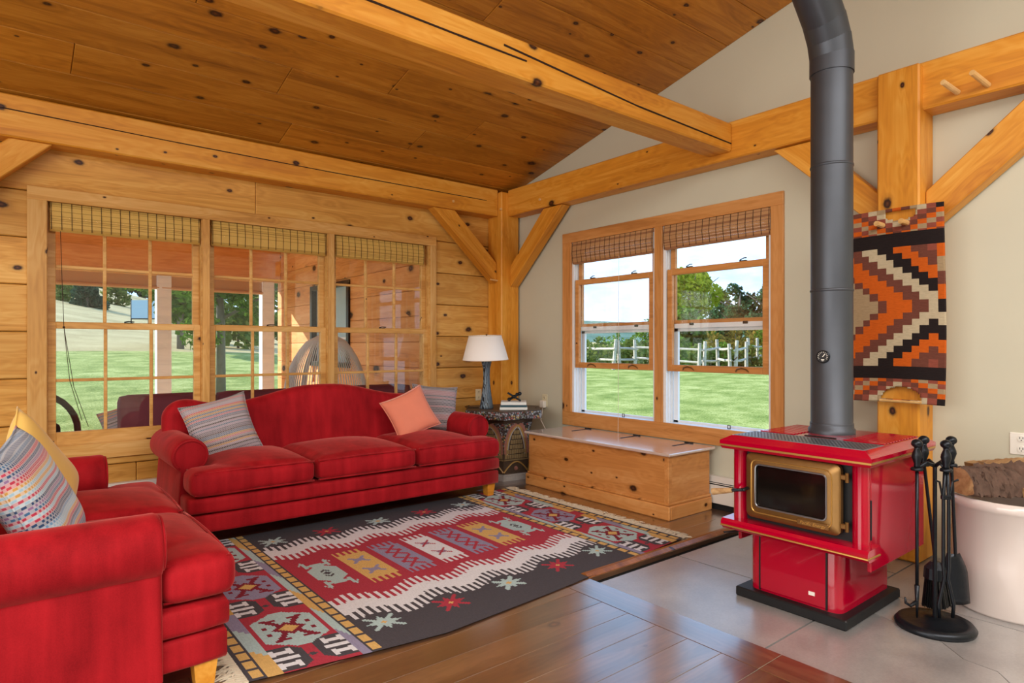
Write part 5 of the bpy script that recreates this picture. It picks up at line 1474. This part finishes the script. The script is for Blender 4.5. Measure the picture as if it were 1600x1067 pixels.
bm = B(); box(bm, PXE + .03, PXE + .15, WY + .2, 8.18, -.2, 3.05); box(bm, PXE + .03, PXE + .15, 9.52, PYO + .1, -.2, 3.05); box(bm, PXE + .03, PXE + .15, 8.18, 9.52, -.2, 1.02); box(bm, PXE + .03, PXE + .15, 8.18, 9.52, 2.2, 3.05); obj('wall_core', bm, 'porch_wood', we)
z = -.15
while z < 2.95:
    z1 = min(z + .3, 3.0)
    segs = [(WY + .2, PYO + .1)] if (z1 < 1.04 or z > 2.19) else [(WY + .2, 8.18), (9.52, PYO + .1)]
    for a, b in segs: board('wall_board', b - a, z1 - z - .005, .03, 'porch_wood', we, (PXE + .015, (a + b) / 2, (z + z1) / 2), (R(90), 0, R(90)), bev=.004)
    z = z1
wn = empty('window_6', (PXE, 0, 0), R(-90), kind='structure')
bm = B()
for a, b, c, d in ((-9.55, -9.47, 1.0, 2.22), (-8.23, -8.15, 1.0, 2.22), (-9.55, -8.15, 1.0, 1.07), (-9.55, -8.15, 2.15, 2.22)): box(bm, a, b, -.03, .06, c, d, .004)
obj('window_frame', bm, 'iron', wn)
bm = B(); box(bm, -9.47, -8.23, .05, .056, 1.07, 2.15); obj('pane', bm, 'shutter_blue', wn)
bm = B(); box(bm, -9.47, -8.23, .03, .05, 1.40, 1.43); box(bm, -8.87, -8.83, .03, .05, 1.07, 2.15); obj('muntin', bm, 'vinyl', wn)
# porch furniture
ps = empty('porch_sofa', (2.2, 6.22, -.15), 0, 'low porch sofa with long maroon back cushion outside log wall windows', 'sofa')
bm = B(); box(bm, -1.72, 1.38, -.03, .62, .16, .34, .01)
for q in (-1.68, 1.32):
    for yy in (0, .56): box(bm, q, q + .06, yy, yy + .06, 0, .2)
obj('sofa_frame', bm, 'wicker_dark', ps)
for a, b in ((-1.44, -.70), (-.66, .36), (.40, 1.36)):
    bm = B(); softbox(bm, b - a, .2, .56, .05, 8, 0, ((a + b) / 2, .06, .75)); obj('back_cushion', bm, 'maroon_cloth', ps, smooth=True)
bm = B(); softbox(bm, 3.0, .6, .14, .05, 8, .0, (-.17, .33, .42)); obj('seat_cushion', bm, 'pink_cloth', ps, smooth=True)
pillow('porch_pillow', 'small striped pillow at left end of the porch sofa', .32, .12, 'stripe_multi', (.80, 6.36, .62), basis((-.5, -1, .2), (0, 0, 1), 20))
pc = empty('bentwood_chair', (.10, 7.05, -.15), R(20), 'dark bentwood hoop armchair with black cushion on the porch', 'chair')
for q in (-.26, .26):
    bm = B(); tube(bm, [(q, .36 * math.cos(R(a)), (.68 + .36 * math.sin(R(a)))) for a in range(0, 360, 12)], .028, 8, closed=True); obj('hoop', bm, 'wicker_dark', pc, smooth=True, rot=(0, 0, R(90)))
bm = B(); box(bm, -.25, .25, -.26, .26, .54, .60, .01); [box(bm, q, q + .04, p, p + .04, 0, .55) for q in (-.22, .18) for p in (-.22, .18)]; obj('seat_frame', bm, 'wicker_dark', pc)
bm = B(); softbox(bm, .5, .5, .16, .06, 8, .03, (0, 0, .69)); obj('seat_cushion', bm, 'navy_cloth', pc, smooth=True)
bm = B(); softbox(bm, .12, .5, .4, .05, 8, 0, (-.27, 0, .88)); obj('back_cushion', bm, 'navy_cloth', pc, smooth=True)
# hooded egg chair of pale rods
eg = empty('egg_chair', (3.02, 7.3, -.15), R(-35), 'tall hooded wicker chair of pale vertical rods on the porch', 'chair')
def eggp(a, t):
    z = .25 + 1.35 * t; rr = .48 * math.sin(math.pi * (.12 + .86 * t)) ** .55
    if t > .97: rr *= .35
    return V((rr * math.cos(a), rr * math.sin(a) * .9, z))
bm = B()
for k in range(62):
    a = R(-100 - 75) + R(250) * k / 61
    tube(bm, [eggp(a - R(50), t / 14) for t in range(15)], .006, 5)
s = obj('wicker_rods', bm, 'wicker_white', eg, smooth=True); s['kind'] = 'stuff'
for a in (R(-225), R(25)):
    bm = B(); tube(bm, [eggp(a, t / 14) for t in range(15)], .024, 8); obj('hood_rim', bm, 'wicker_white', eg, smooth=True)
bm = B(); lathe(bm, [(.30, 0), (.32, .04), (.2, .12), (.2, .25), (.38, .30), (.38, .34), (0, .34)], 24); obj('chair_base', bm, 'wicker_white', eg, smooth=True)
bm = B(); softbox(bm, .62, .6, .14, .06, 8, .03, (0, .0, .56)); obj('seat_cushion', bm, 'cream_cloth', eg, smooth=True)
